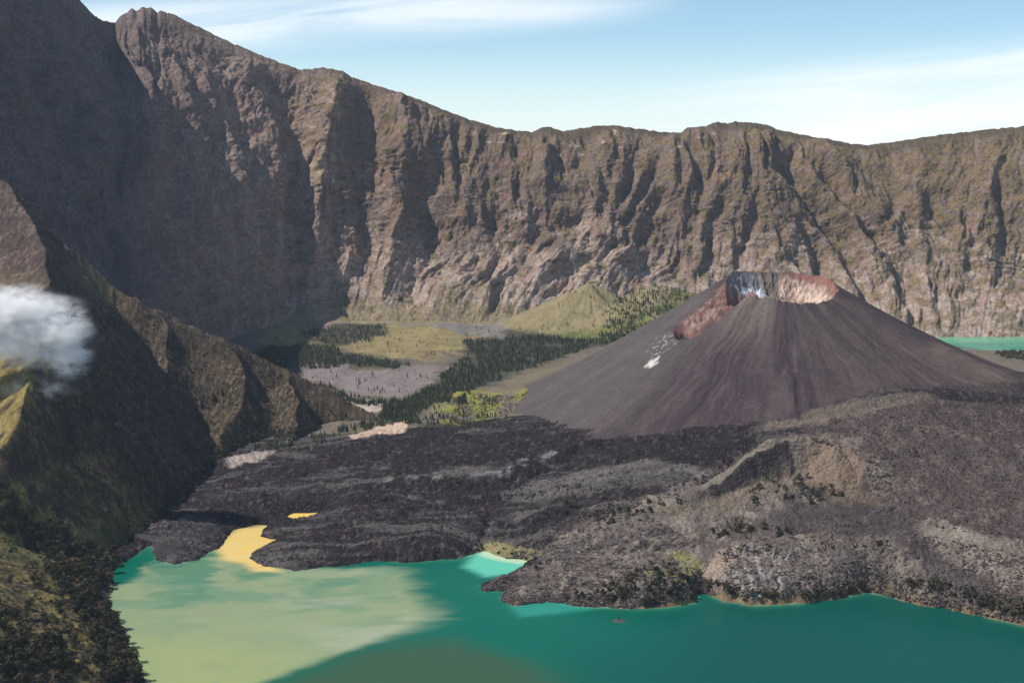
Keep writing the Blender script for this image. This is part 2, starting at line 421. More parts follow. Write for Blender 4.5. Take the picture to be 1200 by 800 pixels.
# ================================================================== THE CONE
CC = np.array([ (917-600)/1667*3050, 3050.0 ])
def cone_r0(th): return 117 + 6*gn(th*2.1, 1.7, 7) + 3*gn(th*7, 2.7, 8)
TH_TAB = [  # bearing seen from above, 0 = away from camera, +90 = right ; rim height
 (-180,322),(-150,334),(-132,347),(-115,340),(-100,338),(-85,352),(-65,366),(-45,369),(-20,366),(0,361),(15,366),(35,362),(60,357),(90,345),(120,330),(150,318),(180,322)]
def cone(x, y, detail=True):
    dx = x-CC[0]; dy = y-CC[1]
    r = np.hypot(dx, dy); deg = np.degrees(np.arctan2(dx, dy)); th = np.arctan2(dx, -dy)
    r0 = cone_r0(th)
    zr = np.interp(deg, [t[0] for t in TH_TAB], [t[1] for t in TH_TAB])
    e = np.clip(r-r0, 0, None)
    right = sst(20, 90, deg)*sst(175, 120, deg)
    lf = sst(-45, -80, deg)*sst(-150, -115, deg)
    k1 = lerp(0.66, 0.56, right)
    ke = lerp(0.42, 0.60, lf)
    run = lerp(430., 330., right)
    s_end = 0.16
    drop = np.where(e < run, k1*e - 0.5*(k1-ke)*e*e/run, 0)
    dr = 0.5*(k1+ke)*run
    e2 = np.clip(e-run, 0, None)
    drop = np.where(e >= run, dr + ke*e2*np.exp(-e2/500)+s_end*e2*(1-np.exp(-e2/500)), drop)
    z = zr - drop
    # fine furrows down the flank, deeper on the right front
    fur = sst(10, 140, e)*sst(700, 300, e)
    tw = th + 0.05*fbm(th*6, r/160, 3, 203)
    z = z + fur*(0.2+0.8*sst(-0.1,0.3,fbm(th*5, r/200, 2, 204)))*(0.42*ridge(tw*24, r/260, 3, 201) + 0.10*gn(tw*70, r/60, 202))
    rf = np.exp(-((deg-126)/9.0)**2)*sst(60, 130, e)*sst(430, 300, e)
    z = z - rf*(12 - 9*ridge(th*19, r/260, 3, 205))
    rf2 = np.exp(-((deg-112)/7.0)**2)*sst(190, 240, e)*sst(400, 330, e)
    z = z + rf2*(8 + 7*ridge(th*24, r/120, 3, 206))
    z = z - sst(60, 160, e)*sst(520, 380, e)*5*sst(0.05, 0.4, fbm(th*7+0.4*fbm(x/90, y/90, 2, 207), r/500, 3, 208))
    # front-left shoulder rib
    z = z + 9*np.exp(-((deg+137)/9.0)**2)*sst(260, 30, e)*sst(-30, 5, r-r0)
    if detail: z = z + 0.7*fbm(x/9, y/9, 3, 211) + 1.5*fbm(x/55, y/55, 3, 212)
    # crater
    inn = np.clip(r0-r, 0, None)
    cw = 1 - np.exp(-inn/26.0)
    depth = 58 + 9*fbm(x/30, y/30, 3, 221)*sst(0, 20, inn)
    zin = zr - depth*cw - 0.18*inn
    zin = np.maximum(zin, 262 + 4*fbm(x/20, y/20, 3, 222))
    z = np.where(inn > 0, zin + 11*ridge(x/26, y/26, 4, 223, 0.6)*sst(0, 15, inn)*sst(0, 60, r), z)
    # rocky lip
    z = z + (2.4*ridge(th*11, 0.3+r/50, 3, 231, 0.5) + 7*fbm(th*3, 0.4+0*r, 2, 232))*np.exp(-((r-r0)/13.0)**2)
    # red breach on the left front
    bd = np.radians(-112.0); ux, uy = math.sin(bd), math.cos(bd)
    a = dx*ux+dy*uy; c = -dx*uy+dy*ux            # along, across (+ toward the camera... sign set by test)
    cc = c*1.0 + 8*fbm(x/30, y/30, 2, 241)
    wid = lerp(58., 46., sst(60, 260, a))
    g = np.exp(-(np.abs(cc)/wid)**2.6)*sst(40, 80, a)*sst(262, 225, a)
    z = z - g*(30*sst(40, 110, a) + 13*ridge(x/30, y/30, 4, 242, 0.6)*sst(0.2, 0.7, g))
    # vent pit at its foot
    vx, vy = VENT
    z = z - 17*np.exp(-(((x-vx)/13)**2+((y-vy)/22)**2)) + 7*np.exp(-(((x-vx+22)/10)**2+((y-vy)/20)**2))
    return z, r-r0, deg, g
VENT = tuple(PY(801, 385, 2990)[:2])

# ================================================================== WALL OF THE CALDERA
sky_tab = [(-320,-330),(-250,-270),(-100,-130),(0,-60),(60,-32),(85,-8),(95,2),(106,14),(115,22),(124,25),(135,27),(142,18),(150,14),(155,10),(160,13),(166,9),(178,9),(184,15),(188,13),(205,18),(225,28),(250,40),(270,50),(300,62),(330,74),(352,82),
 (366,81),(380,79),(400,83),(412,90),(430,97),(460,106),(500,120),(530,133),(560,143),(585,150),(600,152),(625,155),(634,150),(645,149),(660,154),(678,151),(700,147),(722,147),(740,150),(770,154),(798,156),(806,150),(825,148),(840,143),(853,145),(862,142),(880,144),(900,147),(915,153),(930,156),(970,163),
 (1000,169),(1018,170),(1050,166),(1100,158),(1150,153),(1200,148),(1300,140),(1450,135),(1600,130)]
wall_tab = [ # column, rim distance, foot distance, foot height
 (-320,3200,2500,60),(-250,3400,2500,60),(0,4300,2700,60),(60,4650,2900,60),(100,4900,3100,60),(135,5150,3280,60),(200,5250,3950,58),(260,5290,4350,55),(305,5350,4620,54),(322,5370,4700,56),(345,5400,4770,62),(380,5450,4810,58),
 (420,5500,4830,56),(500,5530,4800,52),(600,5550,4760,46),(700,5570,4750,40),(800,5600,4780,28),(900,5630,4800,8),(1000,5640,4800,-4),(1110,5640,4790,-6),(1200,5620,4800,-6),(1300,5560,4750,-6),(1450,5350,4550,-6),(1600,5100,4300,-6)]
gul = [ # carved gullies: photo polyline, half width (px), depth (m)
 ([(300,75),(325,105),(345,150),(352,200),(347,260),(343,320)], 16, 42),
 ([(205,60),(230,110),(250,160),(262,215),(280,260)], 10, 35),
 ([(160,60),(185,110),(205,160),(235,210)], 9, 30),
 ([(272,120),(290,180),(300,230),(296,262)], 9, 30),
 ([(478,190),(490,225),(500,262),(498,292)], 15, 42),
 ([(533,150),(536,200),(541,240)], 5, 22),
 ([(604,165),(609,210),(604,240)], 5, 16),
 ([(640,165),(655,190)], 6, 18),
 ([(700,185),(712,230),(704,252)], 6, 20),
 ([(745,180),(736,215),(726,240)], 7, 24),
 ([(770,190),(752,225),(735,262)], 6, 18),
 ([(800,165),(818,190),(826,220)], 7, 26),
 ([(848,225),(836,262),(834,300),(822,330)], 8, 30),
 ([(905,185),(938,215),(965,250),(988,285),(1003,330),(1020,352)], 11, 46),
 ([(950,185),(985,220),(1012,255),(1038,290),(1056,325),(1070,375)], 10, 42),
 ([(930,245),(958,290),(965,330)], 8, 26),
 ([(1030,270),(1045,250),(1052,225)], 6, 20),
 ([(1085,205),(1096,240),(1092,262)], 8, 24),
 ([(1130,230),(1140,280),(1132,330)], 7, 20),
 ([(1170,200),(1178,260),(1172,320)], 7, 22),
 ([(560,360),(590,300),(640,270),(700,255)], 7, 14),
 ([(640,345),(680,315),(730,290),(775,262)], 7, 14),
 ([(430,170),(418,240),(430,300)], 7, 18),
 ([(575,175),(570,230),(580,290)], 6, 14),
 ([(880,190),(884,240),(870,290),(862,320)], 7, 22),
]
butt = [ # standing ribs
 ([(395,92),(382,140),(372,200),(366,280),(358,330)], 15, 48),
 ([(180,25),(215,90),(245,140),(275,210),(310,290)], 14, 24),
 ([(470,140),(462,200),(455,280),(470,330)], 16, 24),
 ([(870,150),(890,200),(915,260),(935,310)], 15, 24),
 ([(930,170),(975,225),(1005,270),(1030,315)], 9, 26),
 ([(1062,215),(1075,270),(1085,330)], 12, 22),
 ([(780,170),(800,230),(795,300)], 12, 20),
]
def wall_surface(S, T):
    rim_py = interp_tab(S, sky_tab, 1); rim_Y = interp_tab(S, wall_tab, 1); fY = interp_tab(S, wall_tab, 2); fz = interp_tab(S, wall_tab, 3)
    k = np.ones(25)/25
    r = PY(S, rim_py, rim_Y)
    rz = r[2]; rx = r[0]
    f_dx = (S-600)/F
    # foot on the same bearing (column at the foot's own depth)
    fx = r[0]/r[1]*fY
    left = sst(340, 250, S)
    g = lerp(0.80*T + 0.20*sst(0.05, 0.95, T) - 0.10*np.sin(np.pi*T)*(1-T), 0.9*T+0.1*T*T, left)
    tt = T + 0.05*np.sin(2*np.pi*g)*(1-left)
    X = lerp(fx, rx, tt); Y = lerp(fY, rim_Y, tt); Z = lerp(fz, rz, g)
    return X, Y, Z

# ================================================================== BUILD: colours
def tone(shape, c): return np.ones(shape+(1,), np.float32)*np.array(c, np.float32)

M_rock = mat('wall_rock', spec=0.04, scale=0.09, amp=0.45, bump=0.8, bdist=7.0, scale2=0.014, amp2=0.18)
M_lava = mat('lava_rock', spec=0.02, scale=0.28, amp=0.5, bump=1.0, bdist=2.4, scale2=0.03, amp2=0.15, voro=0.16)
M_cone = mat('cinder', spec=0.02, scale=0.2, amp=0.22, bump=0.35, bdist=1.2, scale2=0.03, amp2=0.10)
M_soil = mat('valley_soil', scale=0.12, amp=0.25, bump=0.5, bdist=2.0, scale2=0.02, amp2=0.15)
M_hill = mat('hillside_soil', spec=0.03, scale=0.16, amp=0.35, bump=0.8, bdist=2.5, scale2=0.02, amp2=0.2)

def build_wall():
    ns, nt = 1500, 620
    s = np.linspace(-260, 1480, ns); t = np.linspace(0, 1, nt)
    S, T = np.meshgrid(s, t)
    X, Y, Z = wall_surface(S, T)
    # normals of the smooth surface
    w = 12
    def sm(A):
        Ap = np.pad(A, ((0, 0), (40, 40)), 'edge'); cs = np.cumsum(Ap, 1); return (cs[:, 80:]-cs[:, :-80])/80
    Xs, Ys, Zs = sm(X), sm(Y), sm(Z)
    dSx, dSy, dSz = np.gradient(Xs, axis=1), np.gradient(Ys, axis=1), np.gradient(Zs, axis=1)
    dTx, dTy, dTz = np.gradient(Xs, axis=0), np.gradient(Ys, axis=0), np.gradient(Zs, axis=0)
    nx = dSy*dTz-dSz*dTy; ny = dSz*dTx-dSx*dTz; nz = dSx*dTy-dSy*dTx
    l = np.sqrt(nx*nx+ny*ny+nz*nz)+1e-9
    sg = np.where(ny > 0, -1.0, 1.0); sg = -np.sign(ny); nx, ny, nz = nx/l*sg, ny/l*sg, nz/l*sg
    U = np.cumsum(np.sqrt(dSx**2+dSy**2), 1)[nt//2][None, :] + 0*S      # metres along the wall
    PX, PYY = pix(X, Y, Z)
    left = sst(330, 230, S + 0.35*(PYY-150)*0)
    env = sst(0.0, 0.16, T)*sst(1.0, 0.93, T)
    kk = -0.75*sst(380, 480, S)*sst(830, 740, S)*sst(0.75, 0.2, T) + 0.55*sst(850, 920, S)*sst(1120, 1040, S) + 0.35*sst(330, 200, S)
    slant = U + kk*(Z-300)
    wv = slant + 60*fbm(U/260, Z/260, 3, 301) + 10*fbm(U/40, Z/40, 2, 302)
    am1 = 0.45+0.9*sst(-0.25, 0.35, fbm(U/320, Z/240, 2, 303)); am2 = 0.3+1.0*sst(-0.2, 0.3, fbm(U/170, Z/120, 3, 304)); am3 = 0.25+1.0*sst(-0.2, 0.3, fbm(U/90, Z/70, 3, 305))
    D = 50*ridge(wv/270, Z/600, 2, 311, 0.45)*env*am1 + 26*fbm(wv/520, Z/500, 2, 312)*env
    D = D*(1 - 0.55*sst(180, 240, S)*sst(450, 390, S))
    D -= 21*ridge(wv/92, Z/300, 3, 321, 0.55)*env*am2
    D -= 7.5*ridge(wv/27, Z/95, 3, 331, 0.55)*(0.3+0.7*env)*am3
    D += 11*fbm(U/46, Z/60, 4, 341, 0.62)
    strat = ridge(Z/23 + 0.8*gn(U/210, Z/60, 5), U/420, 2, 351)
    D += 2.6*strat*sst(0.1, 0.4, T)*(0.4+sst(-0.1,0.3,fbm(U/200,Z/90,2,352)))
    D += 2.6*fbm(U/9, Z/9, 3, 361, 0.6)
    for poly, w, dep in gul:
        xs = [p[0] for p in poly]; ys = [p[1] for p in poly]
        k = (PX > min(xs)-60) & (PX < max(xs)+60) & (PYY > min(ys)-40) & (PYY < max(ys)+40)
        a, b = PX[k]+5*fbm(U[k]/60, Z[k]/60, 3, 371), PYY[k]
        dd, par, side = seg_dist(a, b, poly)
        ends = sst(0, 0.5, par)*sst(0, 0.5, len(poly)-1-par)*0.75+0.25
        sd_ = dd*side     # + = right-hand side in the picture (rows grow downward)
        D[k] += (-dep*np.exp(-(dd/w)**2) + 0.45*dep*np.exp(-((sd_-1.5*w)/(0.9*w))**2)) * ends
    for poly, w, dep in butt:
        xs = [p[0] for p in poly]; ys = [p[1] for p in poly]
        k = (PX > min(xs)-60) & (PX < max(xs)+60) & (PYY > min(ys)-40) & (PYY < max(ys)+40)
        a, b = PX[k]+6*fbm(U[k]/60, Z[k]/60, 3, 372), PYY[k]
        dd, par, side = seg_dist(a, b, poly)
        ends = sst(0, 0.5, par)*sst(0, 0.5, len(poly)-1-par)*0.75+0.25
        D[k] += dep*np.exp(-(dd/w)**1.6)*ends
    damp = 1-0.1*left
    D = D*damp*sst(1.02, 0.9, T)
    X = X + nx*D; Y = Y + ny*D; Z = Z + nz*D
    crag = 7*fbm(U/28, U/90, 4, 381, 0.6)*sst(0.93, 1.0, T)
    Z = Z + crag
    # ---- colour
    big = fbm(U/260, Z/200, 4, 401); med = fbm(U/70, Z/45, 4, 411, 0.6); sml = fbm(U/18, Z/14, 3, 421, 0.6)
    streak = fbm(wv/22, Z/220, 4, 431, 0.6)
    col = tone(S.shape, (0.215, 0.158, 0.130))
    col = mixc(col, (0.145, 0.108, 0.10), sst(0.0, 0.35, med+0.3*streak)*0.8)
    col = mixc(col, (0.37, 0.29, 0.235), sst(0.08, 0.4, streak+0.3*sml)*0.6)
    col = mixc(col, (0.24, 0.15, 0.125), sst(-0.1, 0.25, -big)*0.75*sst(760, 300, S))
    col = mixc(col, (0.45, 0.38, 0.32), sst(0.26, 0.5, sml+0.35*streak)*0.6)
    lay = sst(0.15, 0.7, strat)
    col = mixc(col, (0.34, 0.27, 0.21), lay*0.35)
    # paler grey-pink lower half
    low = sst(0.5, 0.1, T)*sst(300, 420, S)
    col = mixc(col, (0.33, 0.265, 0.23), low*0.55)
    up = sst(0.32, 0.6, T + 0.35*big + 0.12*med)*sst(300, 420, S)
    col = mixc(col, (0.092, 0.064, 0.052), up*0.68)
    col = mixc(col, (0.21, 0.12, 0.09), sst(0.12, 0.35, fbm(U/90, Z/60, 4, 425))*0.45)
    # sandy streak below the left peak
    pl = np.exp(-((PX-388-12*np.sin(PYY/40))/20)**2)*sst(95, 130, PYY)*sst(330, 180, PYY)
    col = mixc(col, (0.36, 0.28, 0.19), pl*0.75*sst(-0.3, 0.3, streak))
    # olive scrub, more of it to the right and near the rim
    veg = fbm(U/55, Z/26, 5, 441, 0.62)
    vegm = sst(-0.02, 0.28, veg + 0.16*sst(650, 1100, PX) - 0.03 + 0.10*sst(0.5, 0.8, T) - 0.25*sst(380, 250, S))
    col = mixc(col, (0.142, 0.102, 0.044), vegm*0.72)
    col = mixc(col, (0.06, 0.07, 0.032), sst(0.26, 0.42, veg+0.1*sml)*0.8*sst(300, 420, S))
    tl = sst(0.22, 0.06, T + 0.20*med + 0.10*big)*sst(340, 400, S)*sst(1000, 800, S)
    col = mixc(col, (0.155, 0.13, 0.065), tl*0.7)
    patch = sst(0.28, 0.42, fbm(U/70, Z/55, 4, 471, 0.6))*sst(330, 200, S)
    col = mixc(col, (0.26, 0.20, 0.17), patch*0.7)
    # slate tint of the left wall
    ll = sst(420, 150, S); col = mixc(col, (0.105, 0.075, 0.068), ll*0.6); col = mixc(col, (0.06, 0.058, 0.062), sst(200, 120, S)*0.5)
    rf = sst(0.9, 0.98, T + 0.05*med)*sst(420, 560, PX)
    col = mixc(col, (0.07, 0.058, 0.038), rf*0.7)
    pale = sst(0.35, 0.5, fbm(U/40, Z/16, 4, 451))*sst(0.75, 0.9, T)*sst(0.99, 0.95, T)*sst(480, 560, PX)*sst(900, 800, PX)
    col = mixc(col, (0.42, 0.35, 0.26), pale*0.8)
    # back slope beyond the rim
    nb = 14
    kx, ky = X[-1]/Y[-1], 1
    bx, by, bz, bc = [], [], [], []
    for i in range(1, nb+1):
        dY = 10*i**1.9
        yy = Y[-1]+dY; bx.append(X[-1]/Y[-1]*yy); by.append(yy)
        bz.append(Z[-1] - 0.42*dY - 3 + 12*fbm(U[0]/120, dY/120+0*U[0], 3, 461)*min(1, i/4)); bc.append(col[-1]*0.9)
    X = np.vstack([X, bx]); Y = np.vstack([Y, by]); Z = np.vstack([Z, bz]); col = np.concatenate([col, np.array(bc)], 0)
    # foot skirt
    X = np.vstack([X[0]*0.985, X]); Y = np.vstack([Y[0]*0.985, Y]); Z = np.vstack([Z[0]-60, Z]); col = np.concatenate([col[:1], col], 0)
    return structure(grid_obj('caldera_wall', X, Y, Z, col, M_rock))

yellow_poly = ZP([(262,655),(256,640),(262,632),(280,618),(300,612),(318,612),(330,634),(300,648),(330,670),(300,668),(285,660)])
sand_poly = GP([(410,514),(440,504),(476,494),(482,497),(474,509),(440,514),(415,518)])
sand2 = GP([(262,541),(300,532),(322,531),(300,545),(272,553)])
rivr = GP([(395,455),(440,470),(455,476),(430,486),(400,478)])
grey_valley = GP([(350,432),(400,428),(440,436),(500,428),(520,432),(500,455),(470,468),(430,462),(380,455),(345,450)])
graywash = GP([(405,368),(450,372),(540,378),(600,385),(620,398),(560,396),(500,382),(430,382)])
talus_poly = GP([(322,335),(350,335),(385,365),(420,385),(400,402),(370,385),(330,378)])
grass_p = [GP(p) for p in ([(310,380),(350,378),(400,372),(460,376),(540,380),(600,392),(560,400),(540,412),(500,424),(440,418),(410,414),(370,398),(330,410),(300,402)],)]
forest_p = [GP(p) for p in (
 [(545,402),(600,394),(660,396),(740,392),(790,365),(820,352),(760,400),(690,408),(640,425),(580,450),(540,470),(500,480),(480,505),(440,500),(455,475),(500,455),(520,435),(545,418)],
 [(360,392),(400,384),(450,380),(455,392),(420,404),(380,404)],
 [(300,410),(360,405),(400,412),(450,420),(480,426),(470,434),(400,428),(350,432),(330,445),(400,458),(455,472),(420,476),(380,462),(320,440),(290,425)],
 [(720,345),(745,330),(790,330),(820,340),(800,375),(740,395),(705,380)])]
knoll_y = [GP(p) for p in ([(516,472),(545,455),(570,462),(592,470),(585,490),(560,500),(520,500),(505,480)],[(600,470),(630,450),(640,455),(612,478)])]
def build_ground():
    ns, nr = 1300, 640
    s = np.linspace(-330, 1460, ns)
    inv = np.linspace(1/1560.0, 1/4960.0, nr)
    S, I = np.meshgrid(s, inv)
    Y = 1/I; X = (S-600)/F*Y*0.985
    Z = ground(X, Y)
    PX, PYY = pix(X, Y, Z)
    e = fbm(X/60, Y/90, 4, 501)*1.0
    valley = sst(2900, 3120, Y - 0.10*X)
    big = fbm(X/190, Y/260, 4, 511); med = fbm(X/45, Y/60, 4, 521, 0.6); sml = fbm(X/10, Y/12, 3, 531, 0.6)
    a = X*flow_dir[0]+Y*flow_dir[1]; c = -X*flow_dir[1]+Y*flow_dir[0]
    fl = fbm((a+60*big)/280, (c+60*fbm(X/170, Y/170, 2, 4))/34, 4, 541, 0.6)
    # --- lava tones
    col = tone(X.shape, (0.024, 0.0195, 0.021))
    leftish = sst(1000, 350, X)
    col = mixc(col, (0.088, 0.080, 0.077), sst(-0.02, 0.25, fl+0.15*med)*0.85*leftish)
    def pm(pts, soft=10., warp=14.):
        poly = GP(pts) if not isinstance(pts[0][0], (float, np.floating)) else pts
        d = sdf(X + warp*fbm(X/50, Y/50, 3, 551), Y + 1.6*warp*fbm(X/50, Y/50, 3, 552), poly)
        return sst(soft, -soft, d)
    # older, paler ground on the right with scattered scrub
    old = pm([(640,648),(690,606),(750,588),(800,575),(850,560),(890,520),(960,510),(1010,520),(1010,560),(940,578),(1000,605),(1100,615),(1230,640),(1400,700),(1400,900),(560,900),(600,690)], 14, 16)
    col = mixc(col, (0.165, 0.136, 0.118), old*(0.65+0.5*med))
    col = mixc(col, (0.20, 0.17, 0.14), old*sst(0.02, 0.35, med+0.5*sml)*0.75)
    brownlava = pm([(880,506),(980,480),(1100,472),(1300,470),(1350,650),(1150,625),(1020,600),(970,580),(1015,560),(1010,520),(960,508)], 14, 16)
    col = mixc(col, (0.078, 0.057, 0.052), brownlava*0.85)
    col = mixc(col, (0.125, 0.098, 0.085), brownlava*sst(0.02, 0.35, med+0.3*sml)*0.7)
    ashy = pm([(880,506),(930,485),(1000,472),(1080,462),(1100,470),(1000,492),(930,504)], 12, 8)
    col = mixc(col, (0.14, 0.115, 0.09), ashy*0.6)
    dk = pm([(930,590),(1040,600),(1100,625),(1090,650),(1200,690),(1260,720),(1180,700),(1080,665),(1040,640),(960,632),(900,625)], 20, 18)
    col = mixc(col, (0.046, 0.036, 0.037), dk*0.8)
    palr = pm([(1072,612),(1110,612),(1150,640),(1210,650),(1250,690),(1200,690),(1130,660),(1080,632)], 8, 16)
    col = mixc(col, (0.22, 0.19, 0.155), palr*(0.5+0.9*med))
    # dark tongues
    dk = pm([(560,512),(640,512),(720,506),(880,508),(890,518),(835,560),(780,548),(700,540),(650,530),(600,546),(520,548),(430,545),(330,570),(300,560),(420,520)], 12, 16)
    col = mixc(col, (0.021, 0.0165, 0.0185), dk*0.85)
    gp = pm([(690,552),(740,540),(790,548),(830,562),(780,575),(700,580),(640,592),(560,590),(620,572)], 10, 14)
    col = mixc(col, (0.115, 0.105, 0.097), gp*0.8*(0.7+0.6*fl))
    for pts in ([(448,566),(540,560),(600,556),(600,562),(520,570),(450,573)], [(608,545),(640,532),(656,533),(640,550),(600,556)]):
        col = mixc(col, (0.22, 0.21, 0.21), pm(pts, 5, 8)*sst(-0.1, 0.15, med)*0.7)
    tip = pm([(170,640),(200,615),(240,600),(262,620),(256,650),(205,668),(180,662)], 10, 8)
    col = mixc(col, (0.06, 0.055, 0.058), tip*0.5)
    # grey slide scars by the lake
    sc_ = pm([(850,700),(862,672),(890,652),(925,655),(915,680),(890,700)], 6, 10)
    col = mixc(col, (0.32, 0.30, 0.275), sc_*sst(-0.1, 0.25, fbm(X/9, Y/50, 3, 561))*0.8)
    sc_ = pm([(820,668),(850,655),(868,652),(858,664),(835,672)], 5, 8)
    col = mixc(col, (0.36, 0.27, 0.21), sc_*0.7)
    col = mixc(col, (0.13, 0.095, 0.085), sst(0.18, 0.42, sml+0.2*med)*0.45*(1-valley))
    cz, ce, cdeg, _ = cone(X, Y, False)
    ash = sst(26, 2, Z-cz+8*med)*sst(700, 600, ce)*(sst(85, 110, cdeg)*sst(186, 160, cdeg))*sst(-45, -20, Z-cz)
    col = mixc(col, (0.078, 0.060, 0.057), ash*0.9)
    toe = sst(11, 0, Z-cz+9*med)*sst(720, 620, ce)*sst(-45, -20, Z-cz)
    col = mixc(col, (0.050, 0.040, 0.041), toe*0.85)
    # --- mound
    mz, mr, mside, mh, md = mound(X, Y)
    outer = (mside >= 0)*sst(70, 25, mr)*sst(4, 14, mh)
    col = mixc(col, (0.155, 0.130, 0.106), outer*0.95)
    inner = (mside < 0)*sst(6, 14, mh)
    col = mixc(col, (0.035, 0.026, 0.026), inner*sst(26, 14, mr)*sst(66, 78, md)*0.85)  # shade under the rim, painted into the colour of the inner scarp
    hol = (mside < 0)*sst(90, 50, mr)*sst(14, 24, mr)
    col = mixc(col, (0.15, 0.115, 0.08), hol*0.6*(0.8+med))
    col = mixc(col, (0.08, 0.08, 0.045), hol*sst(0.1, 0.3, med)*0.5)
    col = mixc(col, (0.18, 0.13, 0.095), sst(66, 48, md)*0.85*(0.85+0.5*fbm(np.arctan2(X-MQ[0], Y-MQ[1])*6, md/90, 3, 571)))
    # --- valley floor
    vc = tone(X.shape, (0.12, 0.10, 0.08))
    vc = mixc(vc, (0.11, 0.105, 0.06), sst(0.0, 0.3, med)*0.6)
    for g in grass_p: vc = mixc(vc, (0.215, 0.175, 0.08), pm(g, 26, 48)*(0.95+0.3*med))
    vc = mixc(vc, (0.14, 0.105, 0.065), sst(0.0, 0.35, big+0.7*med)*0.75)
    vc = mixc(vc, (0.17, 0.14, 0.135), pm(grey_valley, 26, 48)*0.95)
    vc = mixc(vc, (0.36, 0.30, 0.26), pm(rivr, 8, 8)*0.9)
    vc = mixc(vc, (0.135, 0.125, 0.128), pm(graywash, 26, 48)*0.85)
    vc = mixc(vc, (0.17, 0.13, 0.12), pm(talus_poly, 14, 22)*0.9)
    for f in forest_p: vc = mixc(vc, (0.042, 0.044, 0.027), pm(f, 26, 48)*0.9)
    for g in knoll_y: vc = mixc(vc, (0.19, 0.185, 0.04), pm(g, 12, 22)*sst(-0.2, 0.1, med)*0.95)
    # fan hill and wooded slope
    dx = X-apex[0]; dy = Y-apex[1]; r = np.hypot(dx*0.86, dy); th = np.arctan2(dx, -dy)
    fanm = sst(265, 235, r)*sst(-30, 10, 4600-Y+60)
    vc = mixc(vc, (0.20, 0.165, 0.088), fanm*0.95)
    vc = mixc(vc, (0.17, 0.155, 0.07), fanm*sst(0.1, 0.5, fbm(th*7, r/500, 3, 581))*0.7)
    vc = mixc(vc, (0.05, 0.055, 0.03), fanm*np.exp(-((th-0.75)/0.15)**2)*sst(5, 40, r)*sst(200, 110, r)*0.8)  # shadow in the crease right of the apex, put into the colour
    dx = X-wood[0]; dy = Y-wood[1]; r2 = np.hypot(dx*0.75, dy)
    fz_ = np.zeros(X.shape)
    for (fx, fy, fz) in FANS: fz_ = np.maximum(fz_, sst(230, 150, np.hypot(X-fx, Y-fy)))
    vc = mixc(vc, (0.19, 0.155, 0.085), fz_*0.8); vc = mixc(vc, (0.24, 0.19, 0.16), fz_*sst(0.0, 0.3, med)*0.7)
    wm = sst(330, 300, r2)*sst(230, 262, r+0*r2)
    vc = mixc(vc, (0.16, 0.15, 0.055), wm*0.85); vc = mixc(vc, (0.055, 0.08, 0.03), wm*sst(-0.05, 0.2, med)*0.8)
    vmask = sst(-0.15, 0.15, valley-0.5+0.35*med)
    # slope left of the cone's foot: bare grey-brown with yellow scrub
    col = col*(1-vmask[..., None]) + vc*vmask[..., None]
    col = mixc(col, (0.46, 0.34, 0.26), pm(sand_poly, 6, 8)*0.9)
    col = mixc(col, (0.30, 0.25, 0.225), pm(sand2, 7, 10)*0.9)
    # damp, ochre rim of the shore
    ds = sdf(X + 10*fbm(X/42, Y/42, 4, 21, 0.6), Y + 15*fbm(X/42, Y/42, 4, 22, 0.6), shore)
    col = mixc(col, (0.17, 0.11, 0.055), sst(7, 1, ds)*sst(60, 250, X)*0.8)
    col = mixc(col, (0.30, 0.26, 0.12), pm(ZP([(556,646),(575,642),(630,655),(640,664),(600,660),(575,656)]), 5, 6)*0.6)
    col = mixc(col, (0.20, 0.19, 0.05), pm(ZP([(755,690),(800,672),(822,690),(810,712),(760,716)]), 8, 10)*sst(-0.1, 0.2, med)*0.7)
    col = col*(1+0.30*sml[..., None])
    isl = (Z > -13.5)
    lava_side = vmask < 0.5
    grid_f = None
    o1 = grid_obj('lava_field', X, Y, Z, col, M_lava, keep=lava_side & isl)
    o2 = grid_obj_excl('valley_floor', X, Y, Z, col, M_soil, lava_side, isl)
    return structure(o1), structure(o2)
def grid_obj_excl(name, X, Y, Z, col, m, notmask, isl):
    nr, nc = X.shape
    V = np.stack([X, Y, Z], -1).reshape(-1, 3); f = grid_faces(nr, nc); c = col.reshape(-1, 3)
    lm = (notmask & isl).reshape(-1); il = isl.reshape(-1)
    f = f[(~lm[f].any(1)) & il[f].any(1)]; V, f, c = compact(V, f, c)
    return new_mesh(name, V, f, m, c)

